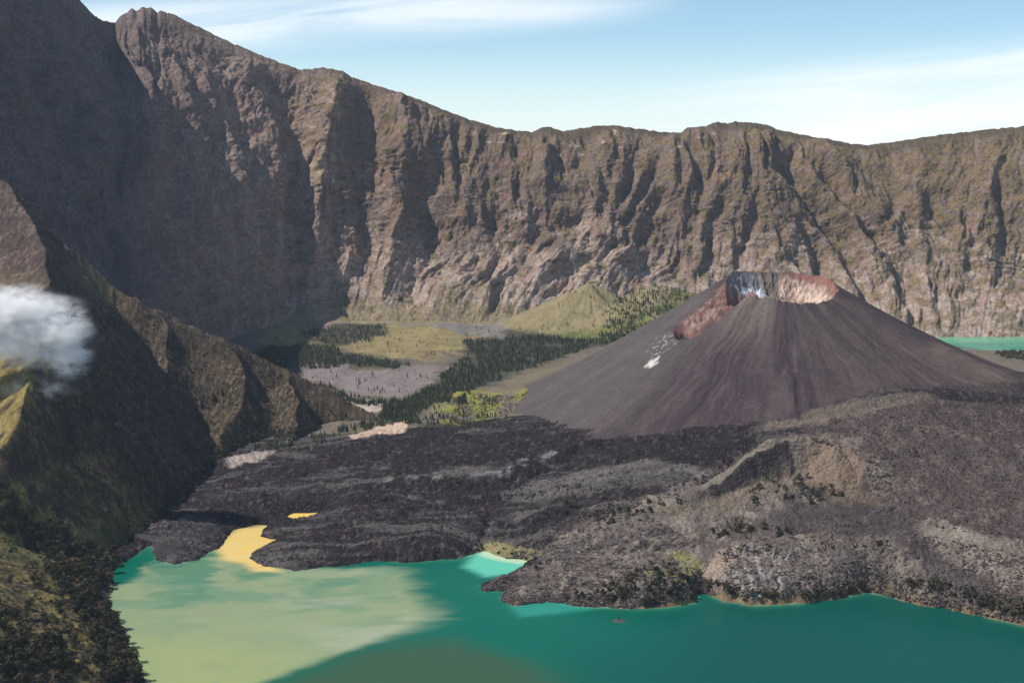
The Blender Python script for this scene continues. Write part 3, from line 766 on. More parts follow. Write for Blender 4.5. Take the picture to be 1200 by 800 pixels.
def build_cone():
    nr, na = 620, 1500
    r = np.concatenate([np.linspace(2, 150, 130), np.linspace(151, 1000, nr-130)])
    a = np.linspace(-math.pi, math.pi, na, endpoint=False)
    Rr, A = np.meshgrid(r, a, indexing='ij')
    X = CC[0]+Rr*np.sin(A); Y = CC[1]+Rr*np.cos(A)
    Z, e, deg, g = cone(X, Y)
    # mottled toe buried in the lava
    Z = Z - 20*sst(720, 1000, Rr)
    AN = np.arctan2(np.sin(A), -np.cos(A)); s1 = fbm(AN*34+2.2*fbm(X/110, Y/110, 3, 602), Rr/230, 4, 601, 0.6); med = fbm(X/40, Y/40, 4, 611, 0.6); big = fbm(X/150, Y/150, 3, 621); sml = fbm(X/9, Y/9, 3, 631)
    col = tone(X.shape, (0.051, 0.037, 0.041))
    col = mixc(col, (0.085, 0.068, 0.065), sst(0.0, 0.4, s1+0.3*big)*0.45)
    col = mixc(col, (0.038, 0.027, 0.029), sst(0.05, 0.4, -s1+0.2*med)*0.6)
    sec = fbm(AN*5+0.5*fbm(X/90, Y/90, 3, 603), Rr/420, 4, 604, 0.6)
    col = mixc(col, (0.088, 0.069, 0.066), sst(0.02, 0.3, sec)*0.55); col = mixc(col, (0.031, 0.024, 0.026), sst(0.05, 0.3, -sec)*0.5)
    col = mixc(col, (0.13, 0.105, 0.095), sst(0.42, 0.55, fbm(X/6, Y/6, 3, 605))*0.7)
    # lighter ash on the shoulder rib and on the right foot
    col = mixc(col, (0.16, 0.128, 0.105), np.exp(-((deg+148)/17)**2)*sst(190, 20, e)*0.85*(0.8+0.8*s1))
    col = mixc(col, (0.15, 0.115, 0.085), np.exp(-((deg-112)/8)**2)*sst(170, 230, e)*sst(420, 330, e)*0.7*(0.8+s1))
    col = mixc(col, (0.11, 0.08, 0.07), np.exp(-((deg-126)/9)**2)*sst(60, 130, e)*sst(430, 300, e)*0.5*(0.8+1.5*s1))
    col = mixc(col, (0.10, 0.077, 0.068), sst(60, 100, deg)*0.4*(0.7+med))
    leftf = sst(-150, -110, deg)*sst(-40, -70, deg)
    col = mixc(col, (0.095, 0.085, 0.082), leftf*sst(0, 60, e)*0.6)
    # crater interior
    inn = sst(2, -3, e)
    ic = tone(X.shape, (0.22, 0.17, 0.15))
    ic = mixc(ic, (0.38, 0.36, 0.35), sst(0.1, 0.4, med)*0.6)
    rightc = sst(4, 14, deg)*sst(150, 125, deg)
    ic = mixc(ic, (0.34, 0.24, 0.195), rightc*0.9); ic = mixc(ic, (0.55, 0.43, 0.34), rightc*sst(0.0, 0.3, med+0.6*sml)*0.8); ic = mixc(ic, (0.12, 0.075, 0.065), rightc*sst(0.08, 0.3, -med-0.5*sml)*0.8)
    ic = mixc(ic, (0.15, 0.075, 0.065), rightc*sst(-16, -4, e+22*med)*0.85)
    ic = mixc(ic, (0.15, 0.158, 0.17), sst(-12, -20, deg)*sst(-95, -60, deg)*0.85)
    ic = mixc(ic, (0.5, 0.54, 0.58), sst(-12, -20, deg)*sst(-75, -55, deg)*sst(0.0, 0.3, med+0.2)*sst(-20, -32, e)*0.8)
    ic = mixc(ic, (0.14, 0.115, 0.095), sst(-16, -10, deg)*sst(12, 5, deg)*0.9)
    col = col*(1-inn[..., None]) + ic*inn[..., None]
    # red breach
    gm = sst(0.12, 0.4, g)
    col = mixc(col, (0.19, 0.088, 0.066), gm*(0.75+0.5*big))
    bd = np.radians(-112.0); aa = (X-CC[0])*math.sin(bd)+(Y-CC[1])*math.cos(bd)
    col = mixc(col, (0.30, 0.215, 0.19), gm*sst(0.0, 0.25, med+0.6*sml)*sst(80, 160, aa)*0.75)
    col = mixc(col, (0.07, 0.05, 0.048), gm*sst(0.05, 0.35, -med)*0.7)
    rim_red = np.exp(-(e/6)**2)*sst(15, 40, deg)*sst(110, 90, deg)
    col = mixc(col, (0.25, 0.10, 0.08), rim_red*0.6)
    # vent with pale crust and the white patch below
    vx, vy = VENT; dv = np.hypot((X-vx)/1.0, (Y-vy)/1.6)
    col = mixc(col, (0.03, 0.022, 0.022), sst(15, 9, dv)*0.85)
    col = mixc(col, (0.14, 0.07, 0.07), sst(24, 16, dv)*sst(10, 15, dv)*0.6)
    dots = sst(0.22, 0.34, fbm(X/8, Y/8, 3, 641))
    wx, wy = PY(775, 398, 2960)[:2]; dw = np.hypot((X-wx)/36, (Y-wy)/55)
    col = mixc(col, (0.36, 0.33, 0.31), dots*sst(1.2, 0.5, dw)*0.8)
    px_, py_ = WPATCH; dw = np.hypot((X-px_)/15, (Y-py_)/20) + 0.6*fbm(X/9, Y/9, 3, 651)
    col = mixc(col, (0.42, 0.40, 0.37), sst(1.2, 0.55, dw+0.5*sml))
    # pale ash strip at the top left outer flank, green-grey
    col = mixc(col, (0.15, 0.135, 0.085), sst(-68, -55, deg)*sst(-10, -30, deg)*sst(-2, 4, e)*0.7)
    col = col*(1+0.16*sml[..., None])
    keep = None
    gz = ground(X, Y, False)
    keep = Z > gz-25
    return structure(grid_obj('volcanic_cone', X, Y, Z, col, M_cone, keep=keep, wrap=True))
WPATCH = tuple(PY(764, 417, 2900)[:2])

def build_hills():
    ns, nr = 900, 900
    s = np.linspace(-420, 470, ns); Yr = 1/np.linspace(1/1150.0, 1/3700.0, nr)
    S, Y = np.meshgrid(s, Yr)
    X = (S-600)/F*Y*0.985
    Z = hills(X, Y)
    gx = (np.roll(Z, -1, 1)-np.roll(Z, 1, 1))/(np.roll(X, -1, 1)-np.roll(X, 1, 1)+1e-6)
    PX, PYY = pix(X, Y, Z)
    big = fbm(X/170, Y/170, 4, 701); med = fbm(X/40, Y/40, 4, 711, 0.6); sml = fbm(X/10, Y/10, 3, 721, 0.6)
    col = tone(X.shape, (0.052, 0.040, 0.029))
    col = mixc(col, (0.03, 0.027, 0.019), sst(-0.05, 0.3, med)*0.75)
    col = mixc(col, (0.12, 0.09, 0.06), sst(0.02, 0.32, sml+0.4*big)*0.7)
    col = mixc(col, (0.14, 0.105, 0.09), sst(0.15, 0.4, fbm(X/60, Z/50, 4, 731, 0.6))*0.7*sst(200, 320, Z))
    rk = sst(330, 420, Z)*sst(-830, -900, X)
    col = mixc(col, (0.055, 0.04, 0.036), rk*0.8); col = mixc(col, (0.13, 0.098, 0.085), rk*sst(0.0, 0.4, sml+0.8*med)*0.7)
    # bench with yellow grass
    bn = sst(2420, 2300, Y)*sst(150, 120, Z)
    col = mixc(col, (0.155, 0.128, 0.05), bn*sst(-0.15, 0.25, med+0.25*big)*0.9)
    col = mixc(col, (0.06, 0.066, 0.028), bn*sst(0.1, 0.35, big)*0.6)
    # grassy lit side of the near rib
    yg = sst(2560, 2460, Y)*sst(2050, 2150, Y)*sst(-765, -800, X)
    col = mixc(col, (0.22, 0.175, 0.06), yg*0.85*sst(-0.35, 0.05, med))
    yg = sst(420, 360, Z)*sst(250, 300, Z)*sst(2500, 2650, Y)*sst(-850, -900, X)
    col = mixc(col, (0.16, 0.13, 0.07), yg*0.5)
    foot = sst(26, 8, Z)*sst(2200, 2400, Y)
    col = mixc(col, (0.07, 0.06, 0.055), foot*0.6)
    col = col*(1+0.25*sml[..., None])
    gz = np.where(Y < 1560, -3, 0)
    keep = Z > -12
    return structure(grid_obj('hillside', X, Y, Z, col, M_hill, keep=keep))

# ------------------------------------------------------------------ water
def water_mat():
    m = bpy.data.materials.new('lake_water'); t, N, L = nodes_of(m)
    out = N.new('ShaderNodeOutputMaterial'); p = N.new('ShaderNodeBsdfPrincipled')
    at = N.new('ShaderNodeAttribute'); at.attribute_name = 'tone'
    p.inputs['Roughness'].default_value = 0.22; p.inputs['IOR'].default_value = 1.33; p.inputs['Specular IOR Level'].default_value = 0.08
    L.new(at.outputs['Color'], p.inputs['Base Color'])
    g = N.new('ShaderNodeNewGeometry'); n = N.new('ShaderNodeTexNoise'); n.inputs['Scale'].default_value = 0.25; n.inputs['Detail'].default_value = 4
    mp = N.new('ShaderNodeMapping'); mp.inputs['Scale'].default_value = (1, 2.2, 1); L.new(g.outputs['Position'], mp.inputs['Vector']); L.new(mp.outputs[0], n.inputs['Vector'])
    b = N.new('ShaderNodeBump'); b.inputs['Strength'].default_value = 0.25; b.inputs['Distance'].default_value = 0.8
    L.new(n.outputs['Fac'], b.inputs['Height']); L.new(b.outputs[0], p.inputs['Normal'])
    L.new(p.outputs[0], out.inputs[0]); return m
plume = ZP([(120,700),(176,656),(215,660),(246,650),(262,636),(300,636),(335,662),(400,666),(450,662),(482,668),(500,690),(520,712),(538,722),(480,742),(420,757),(370,775),(310,800),(230,850),(60,900),(60,760)])
def build_water():
    ns, nr = 900, 700
    s = np.linspace(-450, 1700, ns); inv = np.linspace(1/900.0, 1/6200.0, nr)
    S, I = np.meshgrid(s, inv); Y = 1/I; X = (S-600)/F*Y*0.985; Z = 0*X
    PXX, PYY = pix(X, Y, Z)
    # drifting streaks run along x, slightly tilted
    u = (X+0.25*Y)/190; v = (Y-0.18*X)/26
    st = fbm(u, v, 5, 801, 0.55); soft = fbm(X/260, Y/160, 3, 811); cur = fbm(X/120+0.5*st, Y/90, 3, 812)
    col = tone(X.shape, (0.0, 0.098, 0.062))
    col = mixc(col, (0.001, 0.050, 0.043), sst(900, 1200, PXX+60*soft)*0.0+sst(620, 900, PXX)*0.75)
    col = mixc(col, (0.004, 0.06, 0.045), sst(720, 790, PYY+20*soft)*sst(600, 700, PXX)*0.5)
    # darker brown-green water at the bottom centre
    mk = ZP([(310,800),(380,772),(450,752),(540,745),(600,765),(660,790),(700,840),(600,980),(200,980)])
    d = sdf(X+20*soft, Y+30*st, mk); col = mixc(col, (0.036, 0.074, 0.034), sst(28, -60, d)*0.95)
    d = sdf(X + 30*cur + 22*st, Y + 34*st + 14*cur, plume)
    sw = sst(420, 520, PXX)
    pm_ = sst(lerp(9, 26, sw), lerp(-18, -60, sw), d)*(1 - 0.25*sw*sst(-0.1, 0.3, -st))
    pc = tone(X.shape, (0.215, 0.265, 0.145))
    pc = mixc(pc, (0.285, 0.315, 0.215), sst(-0.1, 0.35, soft+0.5*st)*0.7*sst(280, 420, PXX))
    pc = mixc(pc, (0.25, 0.29, 0.115), sst(730, 770, PYY+20*soft)*sst(420, 260, PXX)*0.8)
    sw2 = fbm(X/95+1.2*cur, Y/120+1.2*soft, 4, 821, 0.5)
    pc = mixc(pc, (0.035, 0.15, 0.09), sst(735, 680, PYY+26*st)*sst(-0.15, 0.35, sw2)*0.7*sst(520, 340, PXX))
    pc = mixc(pc, (0.18, 0.23, 0.135), sst(0.0, 0.3, -sw2)*0.35)
    pc = mixc(pc, (0.075, 0.19, 0.12), sst(-0.05, 0.25, -cur-0.2*st)*0.55*sst(760, 690, PYY))
    col = col*(1-pm_[..., None]) + pc*pm_[..., None]
    # teal gap between plume and the flow front, bright shallows
    ds = sdf(X, Y, shore)
    near = np.exp(-np.clip(-ds, 0, 400)/9.0)
    col = mixc(col, (0.03, 0.22, 0.14), near*0.6*sst(150, 200, PXX)*sst(-0.3, 0.35, cur))
    far = np.exp(-np.clip(-ds, 0, 400)/3.2); col = mixc(col, (0.33, 0.36, 0.20), far*0.4*sst(150, 200, PXX)*sst(-0.25, 0.3, cur))
    by = ZP([(552,652),(566,643),(632,658),(600,672),(570,676),(545,664)])
    col = mixc(col, (0.12, 0.50, 0.36), sst(14, -14, sdf(X+8*st, Y+12*soft, by))*0.8)
    col = mixc(col, (0.50, 0.55, 0.36), sst(5, -6, sdf(X, Y, ZP([(560,650),(567,644),(632,656),(610,661),(580,656)])))*0.7)
    cy = ZP([(590,700),(600,706),(640,700),(700,706),(690,714),(610,722)])
    col = mixc(col, (0.05, 0.36, 0.28), sst(12, -12, sdf(X+8*st, Y+12*soft, cy))*0.4)
    d = sdf(X+5*cur, Y+8*st, yellow_poly)
    col = mixc(col, (0.62, 0.43, 0.12), sst(14, -12, d)*0.96)
    col = mixc(col, (0.55, 0.46, 0.22), sst(12, -12, d)*sst(-0.15, 0.3, st)*0.6)
    d = sdf(X, Y, ZP([(330,612),(330,596),(390,596),(390,612)])); col = mixc(col, (0.66, 0.45, 0.11), (d < 0)*1.0)
    # far arm of the lake
    fa = sst(3600, 4000, Y)
    fc = mixc(tone(X.shape, (0.035, 0.22, 0.155)), (0.16, 0.36, 0.24), sst(0.0, 0.3, st)*0.5)
    fc = mixc(fc, (0.16, 0.38, 0.22), sst(4600, 4760, Y)*0.6)
    col = col*(1-fa[..., None]) + fc*fa[..., None]
    return structure(grid_obj('lake_water', X, Y, Z, col, water_mat()))

# plain beyond the caldera
gm = mat('plain_soil', scale=0.01, amp=0.2, bump=0)
gv = [(-7600,-3000,-20),(7600,-3000,-20),(7600,8800,-20),(-7600,8800,-20)]
structure(new_mesh('ground', gv, [(0,1,2,3)], gm, np.full((4, 3), 0.09)))
build_wall(); build_ground(); build_cone(); build_hills(); build_water()

#PART2
# ================================================================== TREES AND SCRUB
def march(px, py, fn, Y0, Y1, n=220):
    """first meeting of the sight line through a place of the photo with a surface"""
    dx, dy, dz = ray(np.asarray(px), np.asarray(py))
    Ys = np.linspace(Y0, Y1, n)[None, :]
    X = (dx/dy)[:, None]*Ys; Zr = CAMZ + (dz/dy)[:, None]*Ys; Yf = Ys+0*X
    H = fn(X, Yf)
    hit = Zr < H
    i = hit.argmax(1); ok = hit.any(1) & (i > 0)
    k = np.arange(len(i))
    i0 = np.maximum(i-1, 0)
    a = (Zr-H)[k, i0]; b = (Zr-H)[k, i]; t = np.where(ok, a/(a-b+1e-9), 0)
    Yh = Ys[0, i0]+(Ys[0, 1]-Ys[0, 0])*t
    Xh = (dx/dy)*Yh
    return Xh, Yh, fn(Xh[:, None], Yh[:, None])[:, 0], ok
def scatter(polys, n, fn, Y0, Y1, noise=None, thr=0.0, seed=0, zmin=0.4, warp=0.0):
    g = np.random.default_rng(seed); P = []
    xs = [p[0] for q in polys for p in q]; ys = [p[1] for q in polys for p in q]
    out = np.zeros((0, 2))
    for _ in range(60):
        c = np.c_[g.uniform(min(xs), max(xs), n*2), g.uniform(min(ys), max(ys), n*2)]
        ins = np.zeros(len(c), bool)
        wc = c + np.c_[14*fbm(c[:, 0]/34, c[:, 1]/14, 3, seed+5), 9*fbm(c[:, 0]/34, c[:, 1]/14, 3, seed+9)]*warp
        for q in polys: ins |= inside(wc[:, 0], wc[:, 1], q)
        c = c[ins]
        if noise: c = c[fbm(c[:, 0]/noise, c[:, 1]/(noise*0.5), 3, seed) > thr]
        out = np.vstack([out, c])
        if len(out) >= n: break
    out = out[:n]
    X, Y, Z, ok = march(out[:, 0], out[:, 1], fn, Y0, Y1)
    ok &= Z > zmin
    return np.c_[X, Y, Z][ok]
def cached(fn, x0, x1, y0, y1, st):
    gx = np.arange(x0, x1, st); gy = np.arange(y0, y1, st)
    A, Bb = np.meshgrid(gx, gy); H = fn(A, Bb)
    def f(x, y):
        u = np.clip((np.asarray(x, float)-x0)/st, 0, len(gx)-1.001); v = np.clip((np.asarray(y, float)-y0)/st, 0, len(gy)-1.001)
        i = u.astype(int); j = v.astype(int); a = u-i; b = v-j
        return (H[j, i]*(1-a)+H[j, i+1]*a)*(1-b) + (H[j+1, i]*(1-a)+H[j+1, i+1]*a)*b
    return f
gfn = cached(lambda x, y: ground(x, y, False), -1500, 2000, 1550, 5000, 7)
hfn = cached(lambda x, y: hills(x, y, False), -1700, 0, 1150, 3500, 6)

M_leafA = flat_mat('dark_leaves', (0.048, 0.047, 0.024)); M_leafB = flat_mat('olive_leaves', (0.085, 0.07, 0.034))
M_leafC = flat_mat('needle_leaves', (0.045, 0.055, 0.028)); M_bark = flat_mat('bark', (0.09, 0.065, 0.05))
M_scrub = flat_mat('scrub_leaves', (0.058, 0.045, 0.024))
def leaf_cloud(seed, h, w, lobes, per, size, base_h=0.25):
    g = np.random.default_rng(seed); V = []; Fc = []
    cs = []
    for i in range(lobes):
        a = g.uniform(0, 2*math.pi); q = g.uniform(0, 1)**0.6
        zz = h*(base_h + (0.92-base_h)*g.uniform(0, 1)); prof = math.sin(math.pi*min(1, (zz/h-base_h)/(1-base_h)*0.8+0.18))
        rr = w*0.5*prof*q
        cs.append((rr*math.cos(a), rr*math.sin(a), zz, w*g.uniform(0.13, 0.24)))
    for (cx, cy, cz, cr) in cs:
        d = g.normal(size=(per, 3)); d /= np.linalg.norm(d, axis=1)[:, None]
        p = np.array([cx, cy, cz]) + d*cr*(g.uniform(0.45, 1.1, per)[:, None])*np.array([1, 1, 0.8])
        for k in range(per):
            n = d[k] + g.normal(size=3)*0.5; n /= np.linalg.norm(n)
            u = np.cross(n, [0.3, 0.1, 1]); u /= np.linalg.norm(u)+1e-6; v = np.cross(n, u)
            s1 = size*g.uniform(0.6, 1.3); s2 = s1*g.uniform(0.5, 0.9)
            b = len(V); V += [p[k]-u*s1, p[k]-v*s2, p[k]+u*s1, p[k]+v*s2]; Fc.append((b, b+1, b+2, b+3))
    return np.array(V), np.array(Fc), cs
def limb(V, Fc, a, b, r0, r1, n=6):
    a = np.array(a, float); b = np.array(b, float); d = b-a; d /= np.linalg.norm(d)+1e-9
    u = np.cross(d, [0.2, 1, 0.1]); u /= np.linalg.norm(u); v = np.cross(d, u); s0 = len(V)
    for p, r in ((a, r0), (b, r1)):
        for i in range(n):
            t = 2*math.pi*i/n; V.append(p+r*(u*math.cos(t)+v*math.sin(t)))
    for i in range(n): Fc.append((s0+i, s0+(i+1) % n, s0+n+(i+1) % n, s0+n+i))
def trunk_mesh(cs, h, w, seed):
    g = np.random.default_rng(seed); V = []; Fc = []
    top = np.array([w*0.04, -w*0.03, h*0.5]); limb(V, Fc, (0, 0, -1.5), top*[1, 1, 0.5], w*0.05, w*0.04); limb(V, Fc, top*[1, 1, 0.5], top, w*0.04, w*0.026)
    for c in cs[:7]: limb(V, Fc, top*g.uniform(0.5, 1), (c[0], c[1], c[2]), w*0.02, w*0.006, 5)
    return np.array(V), np.array(Fc)
def make_tree(seed, h, w, leaf, lobes=20, per=34, size=0.75):
    root = bpy.data.objects.new('broadleaf_tree', None); C.objects.link(root); root.empty_display_size = 1
    V, Fc, cs = leaf_cloud(seed, h, w, lobes, per, size)
    new_mesh('crown', V, Fc, leaf, parent=root)
    V, Fc = trunk_mesh(cs, h, w, seed); new_mesh('trunk', V, Fc, M_bark, parent=root)
    return root
def copy_tree(src, name=None):
    r = src.copy(); C.objects.link(r)
    for ch in src.children:
        c = ch.copy(); C.objects.link(c); c.parent = r
    return r
def put(o, p, sc_, rz, label, cat, group):
    o.location = (float(p[0]), float(p[1]), float(p[2])); o.scale = (sc_*random.uniform(0.85, 1.15),)*2 + (sc_,); o.rotation_euler = (0, 0, rz)
    o['label'] = label if isinstance(label, str) else label(o, p); o['category'] = cat; o['group'] = group
protos = [make_tree(11, 15, 11, M_leafA), make_tree(12, 18, 11, M_leafA), make_tree(13, 13, 12, M_leafB), make_tree(14, 19, 13, M_leafA), make_tree(15, 11, 9, M_leafB)]
used = [False]*len(protos)
def plant(protos, used, P, smin, smax, label, cat, group, sink=0.3):
    for p in P:
        i = random.randrange(len(protos))
        if not used[i]: o = protos[i]; used[i] = True
        else: o = copy_tree(protos[i])
        put(o, (p[0], p[1], p[2]-sink), random.uniform(smin, smax), random.uniform(0, 6.28), label, cat, group)
shoreband = [[(88,640),(132,652),(140,690),(126,702),(132,726),(150,742),(162,770),(172,802),(120,806),(110,760),(90,720),(60,690),(50,650)]]
P = scatter(shoreband, 135, hfn, 1350, 2500, seed=5)
plant(protos, used, P, 1.0, 1.55, lambda o, p: ('tall' if o.scale[2] > 1.25 else 'small') + ' dark tree ' + ('overhanging the pale green water on the left shore' if p[2] < 14 else 'in the belt higher above the pale green water'), 'tree', 'trees crowding the left shore of the lake')
upper = [[(-5,560),(30,590),(88,632),(70,668),(30,640),(-5,620)]]
P = scatter(upper, 62, hfn, 1350, 2600, seed=6)
plant(protos, used, P, 0.8, 1.4, lambda o, p: ('large' if o.scale[2] > 1.1 else 'small') + ' dark tree at the upper edge of the grassy slope, against the shaded hillside', 'tree', 'trees along the top of the grassy slope')
low = [[(-5,640),(40,680),(80,720),(100,770),(110,806),(-5,806)]]
P = scatter(low, 46, hfn, 1250, 2300, noise=30, thr=-0.02, seed=8)
plant(protos, used, P, 0.6, 1.2, lambda o, p: ('wide' if o.scale[2] > 0.9 else 'little') + ' brownish green tree standing apart on the yellow grass slope', 'tree', 'scattered trees on the grassy slope')
P = scatter([[(-5,715),(60,735),(90,806),(-5,806)]], 34, hfn, 1250, 2300, seed=9)
plant(protos, used, P, 1.1, 1.6, lambda o, p: ('large' if o.scale[2] > 1.35 else 'smaller') + ' brown-tinged tree in the bottom left corner of the slope', 'tree', 'trees in the bottom corner of the slope')

# hillside scrub, small
def make_bush(name, seed, h, w, leaf, lobes=9, per=22, size=0.5):
    V, Fc, cs = leaf_cloud(seed, h, w, lobes, per, size, 0.08)
    return new_mesh(name, V, Fc, leaf)
bushes = [make_bush('shrub', 31, 5.0, 5.5, M_scrub), make_bush('shrub', 32, 7.0, 5.0, M_leafB), make_bush('shrub', 33, 4.0, 6.0, M_scrub), make_bush('shrub', 34, 8.0, 5.2, M_leafC)]
ub = [False]*4
for poly, n, lab, grp, a, b in [
  ([(560,645),(580,642),(640,660),(625,668),(600,660)], 14, 'low olive shrub beside the bright turquoise cove', 'shrubs by the turquoise cove', 0.5, 0.8),
  ([(700,690),(740,672),(780,660),(815,678),(818,700),(808,710),(760,709),(706,706)], 78, 'dark shrub in the thicket on the point of the middle shore', 'shrubs in the thicket on the lake point', 0.7, 1.25),
  ([(640,700),(700,690),(706,708),(645,703)], 10, 'small brown shrub at the water edge of the blocky lava tongue', 'shrubs on the lava tongue', 0.5, 0.8),
  ([(820,690),(850,696),(880,704),(930,702),(930,698),(880,694),(840,684)], 34, 'brown shrub along the shore under the pale grey slide', 'shrubs under the grey slide', 0.6, 1.0),
  ([(935,700),(985,692),(1015,686),(1012,692),(985,698),(940,704)], 26, 'brown shrub on the narrow beach below the rounded lava lobe', 'shrubs below the rounded lobe', 0.6, 1.0),
  ([(1018,690),(1050,685),(1100,695),(1150,712),(1205,728),(1205,712),(1150,698),(1090,680)], 66, 'brown shrub strung along the shore on the right of the lake', 'shrubs along the right shore', 0.6, 1.15),
  ([(632,600),(660,590),(690,596),(680,612),(640,612)], 9, 'olive shrub in the clump at the left end of the pale ground', 'shrubs left on the pale ground', 0.7, 1.2),
  ([(690,612),(740,590),(790,580),(800,592),(760,610),(700,618)], 24, 'dark shrub dotted over the pale rocky ground', 'shrubs on the pale rocky ground', 0.6, 1.2),
  ([(880,562),(960,560),(1000,580),(990,590),(880,592)], 28, 'dark green shrub in or just below the hollow of the small crater', 'shrubs in the small crater', 0.7, 1.3),
  ([(822,618),(870,612),(930,622),(925,632),(840,630)], 30, 'dark shrub in the row across the pale ground above the shore', 'shrubs in the row above the shore', 0.6, 1.15),
  ([(940,632),(1060,640),(1055,648),(940,640)], 8, 'small isolated shrub on the grey ridge above the shore', 'shrubs on the grey ridge', 0.6, 1.0)]:
    P = scatter([poly], n, gfn, 1700, 2900, seed=len(lab)+n, zmin=0.8)
    plant(bushes, ub, P, a*2.0, b*2.0, (lambda mid: (lambda o, p: ('larger ' if o.scale[2] > mid else 'small ')+lab.replace('small isolated', 'isolated').replace('small brown', 'brown')))((a+b)), 'shrub', grp)

# conifers of the valley
def conifer_template(seed, h, w):
    g = np.random.default_rng(seed); V = []; T = []
    n = 7
    for k in range(4):
        z0 = h*(0.10+0.21*k); z1 = h*min(1.0, 0.10+0.21*k+0.42); rr = w*0.5*(1-0.21*k)
        b = len(V); ph = g.uniform(0, 6)
        for i in range(n):
            a = ph+2*math.pi*i/n; q = rr*g.uniform(0.55, 1.2); V.append((q*math.cos(a), q*math.sin(a), z0+g.uniform(-0.05, 0.05)*h))
        V.append((g.normal()*0.1, g.normal()*0.1, z1))
        for i in range(n): T.append((b+i, b+(i+1) % n, b+n))
    b = len(V)
    for i in range(3): a = 2.09*i; V.append((0.25*math.cos(a), 0.25*math.sin(a), -1))
    V.append((0, 0, h*0.6)); T += [(b, b+1, b+3), (b+1, b+2, b+3), (b+2, b, b+3)]
    return np.array(V), np.array(T)
ctm = [conifer_template(51, 15, 5.5), conifer_template(52, 18, 5.0), conifer_template(53, 12, 5.5)]
cpro = [new_mesh('conifer', V, T, M_leafC, smooth=False) for V, T in ctm]
ucp = [False]*3
FPX = [
 ([(545,402),(600,394),(660,396),(740,392),(790,365),(815,356),(760,400),(700,404),(640,425),(600,436),(560,455),(540,470),(505,478),(475,492),(440,498),(450,475),(500,455),(520,435),(545,418)], 5200),
 ([(350,392),(400,384),(450,380),(455,392),(420,404),(380,404)], 520),
 ([(300,410),(360,405),(400,412),(450,420),(480,426),(470,434),(400,428),(350,432),(330,445),(400,458),(455,472),(420,476),(380,462),(320,440),(290,425)], 2300),
 ([(715,350),(745,332),(790,332),(820,340),(800,375),(740,395),(705,380)], 1100)]
sparse = [([(310,380),(400,372),(540,380),(600,392),(540,412),(500,424),(410,414),(330,410)], 90), ([(350,432),(440,436),(510,430),(500,455),(430,462),(360,450)], 55),
 ([(590,395),(660,340),(700,340),(730,395),(700,402)], 40), ([(500,478),(560,462),(590,470),(580,490),(530,500),(480,500)], 150), ([(590,480),(660,440),(740,400),(700,425),(640,455)], 60), ([(430,495),(480,480),(500,495),(470,500)], 160), ([(385,507),(430,490),(470,486),(478,492),(440,503),(405,514)], 130), ([(300,512),(400,505),(420,508),(330,530),(290,540)], 90)]
allP = []
conef = cached(lambda x, y: cone(x, y, False)[0], -500, 1700, 1950, 4200, 7)
cfn = lambda x, y: np.maximum(gfn(x, y), np.where(np.hypot(x-CC[0], y-CC[1]) < 900, conef(x, y), -50))
for i, (poly, n) in enumerate(FPX+sparse):
    q = scatter([poly], n, cfn, 2750, 4990, noise=(22 if i < len(FPX) else 16), thr=(-0.30 if i < len(FPX) else 0.02), seed=60+i, zmin=3, warp=1.0)
    r = np.hypot(q[:, 0]-CC[0], q[:, 1]-CC[1]); allP.append(q[(q[:, 1] > 2850) & ((conef(q[:, 0], q[:, 1]) < gfn(q[:, 0], q[:, 1])-1) | (r > 950))])
allP = np.vstack(allP)
PXa, PYa = pix(allP[:, 0], allP[:, 1], allP[:, 2])
allP = allP[np.argsort(allP[:, 1])]
# the 240 nearest are trees of their own, the rest one far forest
for p in allP[:240]:
    i = random.randrange(3)
    if not ucp[i]: o = cpro[i]; ucp[i] = True
    else: o = cpro[i].copy(); C.objects.link(o)
    put(o, (p[0], p[1], p[2]-0.3), random.uniform(0.6, 1.05), random.uniform(0, 6.28), ('dark conifer in front of the wood by the yellow-green scrub' if p[0] > -200 else 'dark conifer at the wood edge beside the pale sandy stream bed'), 'conifer', 'conifers at the near edge of the valley wood')
def mass(name, P, tms, m, smin, smax, c0, c1, seed):
    g = np.random.default_rng(seed); Vs, Fs, Cs = [], [], []; off = 0
    for k, (V, T) in enumerate(tms):
        Q = P[k::len(tms)]; n = len(Q); s_ = g.uniform(smin, smax, n); a = g.uniform(0, 6.28, n); ca, sa = np.cos(a), np.sin(a)
        X = (V[None, :, 0]*ca[:, None]-V[None, :, 1]*sa[:, None])*s_[:, None]+Q[:, 0:1]
        Y = (V[None, :, 0]*sa[:, None]+V[None, :, 1]*ca[:, None])*s_[:, None]+Q[:, 1:2]
        Z = V[None, :, 2]*s_[:, None]+Q[:, 2:3]
        Vs.append(np.stack([X, Y, Z], -1).reshape(-1, 3)); f = T[None]+(np.arange(n)*len(V))[:, None, None]+off
        Fs.append(f.reshape(-1, T.shape[1])); off += n*len(V)
        c = np.array(c0)[None]+(np.array(c1)-np.array(c0))[None]*g.uniform(0, 1, (n, 1))
        Cs.append(np.repeat(c, len(V), 0))
    o = new_mesh(name, np.vstack(Vs), np.vstack(Fs), m, np.vstack(Cs), smooth=False)
    o['kind'] = 'stuff'; return o
M_mass = mat('foliage_mass', scale=0.4, amp=0.35, bump=0)
fo = mass('valley_forest', allP[240:], ctm, M_mass, 0.35, 0.95, (0.024, 0.032, 0.018), (0.058, 0.064, 0.033), 71)
fo['label'] = 'dark conifer forest filling the valley floor below the crater wall'

